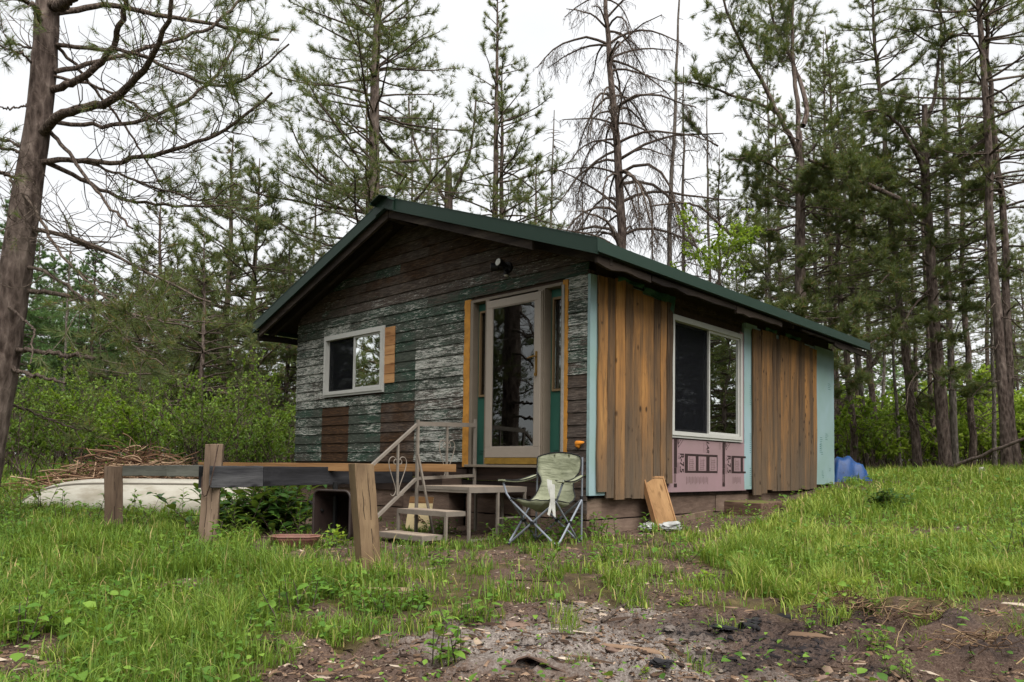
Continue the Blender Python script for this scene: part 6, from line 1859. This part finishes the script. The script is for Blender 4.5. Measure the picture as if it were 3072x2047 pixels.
# ---- left side woods
for (v, px, d, s, lean, lab) in [
    (V_LOW, 457, 25, 1.0, (.0, 0), 'tallest young pine of the left group, under the long limbs'),
    (V_LOW, 408, 28, .86, (.0, 0), 'young pine close left of the tallest one in the left group'),
    (V_LOW2, 512, 26, .88, (.0, 0), 'young pine close right of the tallest one in the left group'),
    (V_LOW2, 752, 21, 1.05, (.0, 0), 'bushy dark pine touching the left roof corner'),
    (V_LOW, 660, 23, 1.12, (.01, 0), 'bushy pine next left of the one at the roof corner'),
    (V_LOW2, 590, 19, .72, (0, 0), 'low dark pine in front of the bushy pair left of the cabin'),
    (V_LOW2, 850, 22, .80, (0, 0), 'dark pine behind the left cabin wall')]:
    T(v, 'young_pine', px, d, s, lean, lab, 'pines left of the cabin')
for (px, d, s, lab) in [(90, 27, .85, 'green larch behind the big leaning pine'), (185, 30, .88, 'green larch right of the big leaning pine trunk'), (265, 27, .84, 'pointed green larch between big pine and young pines'), (330, 32, .85, 'far green larch peeping left of the young pines'), (20, 24, .95, 'green larch at the far left picture edge'), (140, 34, 1.0, 'taller green larch behind the one right of the leaning trunk'), (225, 35, 1.0, 'far green larch between the two nearest larches')]:
    T(V_TAM, 'larch', px, d, s, (0, 0), lab, 'green larches on the left', cat='larch')
T(V_BARE, 'dead_snag', 178, 22, .42, (.01, 0), 'pale dead snag standing before the green larches', cat='dead tree')
for k in range(16):
    d = rs5.uniform(32, 52); px = rs5.uniform(-250, 900); x, y = site(px, d)
    place((V_LOW, V_LOW2, V_TAM)[k % 3], 'far_conifer', x, y, rs5.uniform(.75, .95), None, (0, 0), 'far conifer behind the left thicket', 'conifer', 'far conifers behind the left thicket')

# ---- trees behind the viewer, seen only in the window reflections
for k in range(52):
    if k < 10: y = rs5.uniform(9.5, 15.5); x = -.72 * y - rs5.uniform(2.2, 9)
    elif k < 18: x, y = rs5.uniform(-30, -11), rs5.uniform(-2, 10)
    elif k < 36: y = rs5.uniform(8, 21); x = .72 * y + rs5.uniform(3, 12)
    else: x, y = rs5.uniform(-26, 26), rs5.uniform(-22, -9)
    if abs(x) < .75 * y + 3: x = math.copysign(.75 * y + 3, x)
    place((V_LOW, V_LOW2, V_POLE2, V_LOW2)[k % 4], 'reflected_pine', x, y, rs5.uniform(.7, .95), None, (0, 0), 'pine behind the viewer, mirrored darkly in the cabin panes', 'pine', 'pines mirrored in the panes')

# ------------------------------------------------------------------ SHRUBS
def shrub(seed, R_, H, nst, leaf, nleaf, mat_, tint=.5, spread=.75, basew=.3):
    rs = np.random.default_rng(seed)
    az = rs.uniform(0, 2 * PI, nst); el = rs.uniform(.75, 1.45, nst); Ln = H * rs.uniform(.6, 1.1, nst)
    p0 = np.stack([rs.normal(0, basew * R_, nst), rs.normal(0, basew * R_, nst), np.full(nst, -.05)], -1)
    P = bend(p0, az, el, Ln, 8, np.full(nst, .0), rs.uniform(-.6, .1, nst), rs, .10)
    b = NB(); b.tubes(P, (.006 + .004 * Ln)[:, None] * np.linspace(1, .3, 8)[None], 5)
    T_, l = twigs(P, Ln, 7, .22, rs, .34, up=.25, cap=26); b.tubes(T_, np.linspace(.004, .002, 4)[None] * np.ones((len(T_), 1)), 3)
    T2, l2 = twigs(T_, l, 12, .25, rs, .55, up=.2, cap=6); b.tubes(T2, np.linspace(.003, .0015, 4)[None] * np.ones((len(T2), 1)), 3)
    i = rs.integers(0, len(T2), nleaf); p, d = sample(T2, i, rs.uniform(.15, 1, nleaf) ** .8 * .999)
    d = nrm(d + rs.normal(0, .55, (nleaf, 3))); up = nrm(np.array([[0, 0, 1.]]) + rs.normal(0, .45, (nleaf, 3)))
    Lf = leaf * rs.uniform(.6, 1.25, nleaf)
    bt = rs.normal(0, .12, len(T2))
    n = NB(); n.leaves(p, d, up, Lf, Lf * rs.uniform(.45, .7, nleaf), np.clip(tint + bt[i] + rs.normal(0, .10, nleaf) + .12 * (p[:, 2] / H - .5), 0, 1))
    return dict(stems=b.mesh('stems'), foliage=n.mesh('foliage'), mat=mat_)
def put(v, name, x, y, s, label, cat='shrub', group=None, rz=None, sz=None):
    r = empty(name, (x, y, gz(x, y)), rng.uniform(0, 6.28) if rz is None else rz, label, cat, group)
    r.scale = (s, s, sz or s)
    for k, mt in (('stems', M_LIMB), ('foliage', v['mat'])):
        me = v[k]
        if not me.materials: me.materials.append(mt)
        o = bpy.data.objects.new(k, me); COL.objects.link(o); o.parent = r
    return r
S1 = shrub(31, 1.2, 2.3, 15, .058, 4600, M_LEAFM, .48)
S2 = shrub(32, 1.1, 1.7, 13, .066, 3200, M_LEAF, .46)
S3 = shrub(33, 1.3, 1.45, 16, .05, 4400, M_LEAFM, .36)
M_LEAFY = leafmat('undergrowth_leaf', rgb(96, 128, 36), rgb(142, 170, 58), rgb(190, 204, 96), .5, None, .5)
S4 = shrub(34, 1.0, 2.3, 10, .10, 3200, M_LEAFY, .5)
S5 = shrub(35, 1.2, 1.2, 14, .09, 3000, M_LEAFY, .55)
for (v, px, d, s, lab) in [(S1, 20, 14.5, 1.0, 'leafy thicket bush at the far left edge'), (S3, 130, 13.8, 1.0, 'low leafy bush left of the brush pile'), (S2, 235, 15.5, 1.05, 'bright bush behind the left end of the canoe'),
    (S1, 340, 16.5, 1.02, 'leafy bush behind the brush pile'), (S2, 440, 15.2, 1.05, 'yellow green bush behind the left post'), (S3, 520, 14.2, 1.15, 'dark green bush between left and middle posts'), (S2, 590, 16.2, 1.05, 'bright bush behind the tall middle post'),
    (S1, 670, 14.6, .98, 'leafy bush right of the tall middle post'), (S2, 745, 16.6, 1.0, 'bright bush seen above the tawny board'), (S3, 815, 15.0, 1.1, 'leafy bush against the left cabin wall edge'), (S1, 880, 17.5, 1.05, 'bush behind the left cabin wall edge')]:
    x, y = site(px, d); put(v, 'leafy_bush', x, y, s, lab, 'bush', 'bushes left of the cabin')
for k in range(14):
    d = rs5.uniform(18, 26); x, y = site(rs5.uniform(-250, 900), d)
    put((S1, S3, S2)[k % 3], 'leafy_bush', x, y, rs5.uniform(1.0, 1.3), 'bush of the thicket behind the front row of left bushes', 'bush', 'rear bushes of the left thicket')
for k in range(60):
    d = rs5.uniform(24, 46); px = rs5.uniform(2460, 3300); x, y = site(px, d)
    put((S4, S5, S4, S2)[k % 4], 'understory_bush', x, y, rs5.uniform(1.1, 1.9), 'light green undergrowth bush between the right pine trunks', 'bush', 'undergrowth between the right pines')
# leafy sapling over the roof
sp = shrub(41, 1.1, 2.3, 9, .085, 3600, M_LEAF, .62, basew=.35)
x, y = site(2120, 18.0)
r = empty('leafy_sapling', (x, y, gz(x, y)), 0, 'bright green broadleaf sapling showing over the right roof slope', 'sapling')
hb = at(2120, 900, 18)[2] - gz(x, y)
m = MB(); m.tube([(0, 0, -.1), (.03, 0, hb * .5), (0, .02, hb + .4)], [.06, .045, .03], 8); m.build('trunk', M_BARKG, r, smooth=True)
for k_, mt in (('stems', M_LIMB), ('foliage', M_LEAF)):
    o = link(k_, sp[k_], mt, r); o.location = (0, 0, hb); o.scale = (.92, .92, .85)

# dark broad leaved clump by the left foundation, and single weeds
def weed(seed, H, nst, leaf, mat_, tint, per=11, wide=.32, lie=.15, basew=.06):
    rs = np.random.default_rng(seed)
    az = rs.uniform(0, 2 * PI, nst); el = rs.uniform(.8, 1.5, nst); Ln = H * rs.uniform(.65, 1.1, nst)
    p0 = np.stack([rs.normal(0, basew, nst), rs.normal(0, basew, nst), np.full(nst, -.03)], -1)
    P = bend(p0, az, el, Ln, 7, np.full(nst, .0), rs.uniform(-.5, .1, nst), rs, .06)
    b = NB(); b.tubes(P, np.linspace(.005, .002, 7)[None] * np.ones((nst, 1)), 4)
    i = np.repeat(np.arange(nst), per); K = len(i); t = np.tile(np.linspace(.15, .99, per), nst)
    p, d = sample(P, i, t * .999); a = np.tile(np.arange(per) * 2.4, nst) + rs.uniform(0, 1, K)
    dd = np.stack([np.cos(a), np.sin(a), rs.uniform(-.1, .9, K)], -1); dd = nrm(dd)
    up = nrm(np.array([[0, 0, 1.]]) + rs.normal(0, .25, (K, 3)))
    Lf = leaf * rs.uniform(.6, 1.2, K) * (1.05 - .45 * np.abs(t - .5))
    n = NB(); n.leaves(p, dd, up, Lf, Lf * wide * rs.uniform(.8, 1.2, K), np.clip(tint + rs.normal(0, .12, K), 0, 1))
    return dict(stems=b.mesh('stems'), foliage=n.mesh('foliage'), mat=mat_)
W1 = weed(51, .5, 44, .17, M_LEAFD, .5, 11, .36, basew=.17)
W2 = weed(52, .42, 4, .10, M_WEED, .55, 12, .34)
W3 = weed(53, .25, 6, .09, M_WEED, .6, 7, .5)
W4 = weed(54, .5, 7, .12, M_LEAFM, .55, 11, .3, basew=.12)
W5 = weed(55, .22, 5, .12, M_LEAF, .7, 6, .42)
W6 = weed(56, .28, 12, .075, M_WEED, .35, 9, .55, basew=.12)
for (v, px, py, dd, s, lab) in [(W1, 815, 1590, 9.0, 1.5, 'dark broad leaved clump under the black beam'), (W1, 735, 1600, 8.9, 1.15, 'smaller dark leafy clump right of the middle post'), (W2, 300, 1560, 8.7, 1.0, 'leggy weed before the canoe, left of the left post'),
    (W2, 375, 1570, 8.9, .8, 'weed at the right side of the left post foot'), (W2, 530, 1560, 9.2, 1.0, 'tall weed before the canoe between the posts'), (W2, 430, 1555, 9.3, .9, 'weed in front of the middle of the canoe'), (W2, 190, 1560, 8.9, .9, 'weed in front of the bow of the canoe'),
    (W3, 640, 1640, 7.2, 1.2, 'low weed around the foot of the middle post'), (W5, 1000, 1600, 7.7, 1.1, 'bright yellow green leafy weed before the dark tub'), (W6, 1690, 1610, 7.75, 1.0, 'leafy weed under the camp chair'),
    (W6, 1530, 1600, 8.3, 1.0, 'leafy weed between steps and camp chair'), (W6, 1330, 1560, 8.9, .9, 'green weed under the metal steps'), (W6, 1800, 1600, 8.1, 1.0, 'weed at the cabin corner right of the chair'),
    (W4, 700, 1600, 8.3, .8, 'leafy weed between middle post and dark clump'), (W2, 880, 1600, 8.5, .9, 'thin weed beside the dark tub on its left'), (W4, 90, 1560, 9.6, 1.1, 'leafy weed at the left end of the canoe'), (W4, 420, 1600, 8.2, .8, 'leafy weed right of the left post foot'),
    (W3, 545, 1690, None, 1.0, 'broad pale leaved weed in the middle of the left lawn'), (W3, 890, 1840, None, 1.1, 'weed with pale tips at the right part of the left lawn'), (W3, 60, 1920, None, 1.0, 'flat leaved dock plant at the lower left edge'),
    (W4, 3050, 1690, None, .8, 'tall leafy weed at the right picture edge'), (W1, 2660, 1525, None, .55, 'dark leafy clump in the middle of the right lawn'), (W4, 2610, 1840, None, .42, 'leafy weed on the soil bank beside the grey stone'),
    (W3, 1420, 1870, None, .9, 'weed rosette left of the grey ash'), (W3, 1330, 1975, None, .9, 'weed rosette at the lower left of the soil'), (W5, 2060, 1815, None, .4, 'small sprig at the back edge of the burnt soil'), (W3, 2620, 1950, None, .6, 'small grassy weed on the right soil'),
    (W5, 1945, 2030, None, .3, 'tiny seedling at the bottom of the ash'), (W4, 2690, 2035, None, .35, 'pale weed at the bottom right edge')]:
    if dd is None: p = on_ground(px, py)
    else: p = at(px, py, dd)
    put(v, 'weed', float(p[0]), float(p[1]), s, lab, 'weed')

for k in range(90):
    d = rs5.uniform(3.6, 9.5); x = rs5.uniform(-.72, .74) * d; uu, vv = cabin_uv(np.array([x]), np.array([d]))
    if uu[0] > -.3 and vv[0] > -1.9: continue
    if inpoly(np.array([x]), np.array([d]), BARE)[0] and k % 6: continue
    put((W3, W6, W2, W5)[k % 4], 'lawn_weed', x, d, rs5.uniform(.35, .75), 'small leafy weed scattered in the yard grass', 'weed', 'small weeds scattered in the lawn')

# ------------------------------------------------------------------ far woods that read as one mass
def far_woods():
    rs = np.random.default_rng(99); a = NB()
    cols = []
    for k in range(150):
        ang = rs.uniform(-42, 42); d = rs.uniform(58, 95)
        if -8 < ang < 14: hh = rs.uniform(2.0, 4.0)
        elif ang <= -8: hh = rs.uniform(4.5, 8.0)
        else: hh = rs.uniform(6, 11)
        x, y = d * math.tan(math.radians(ang)), d
        n = 420
        z = rs.uniform(0, 1, n) ** .9; rad = (1 - z) ** .7 * hh * .33 + .25
        th = rs.uniform(0, 2 * PI, n); q = np.sqrt(rs.uniform(.1, 1, n)) * rad
        p = np.stack([x + q * np.cos(th), y + q * np.sin(th), gz(x, y) + z * hh], -1)
        dv_ = nrm(np.stack([np.cos(th), np.sin(th), rs.uniform(-.5, .6, n)], -1) + rs.normal(0, .3, (n, 3)))
        a.leaves(p, dv_, nrm(np.array([[0, 0, 1.]]) + rs.normal(0, .5, (n, 3))), rs.uniform(.3, .75, n), rs.uniform(.14, .34, n), np.clip(rs.normal(.42, .14, n) + rs.normal(0, .1), 0, 1))
    o = link('far_woods', a.mesh('far_woods'), M_NEEDLEB)
    tag(o, 'far edge of the woods closing the view behind everything', 'woods', kind='stuff')
far_woods()
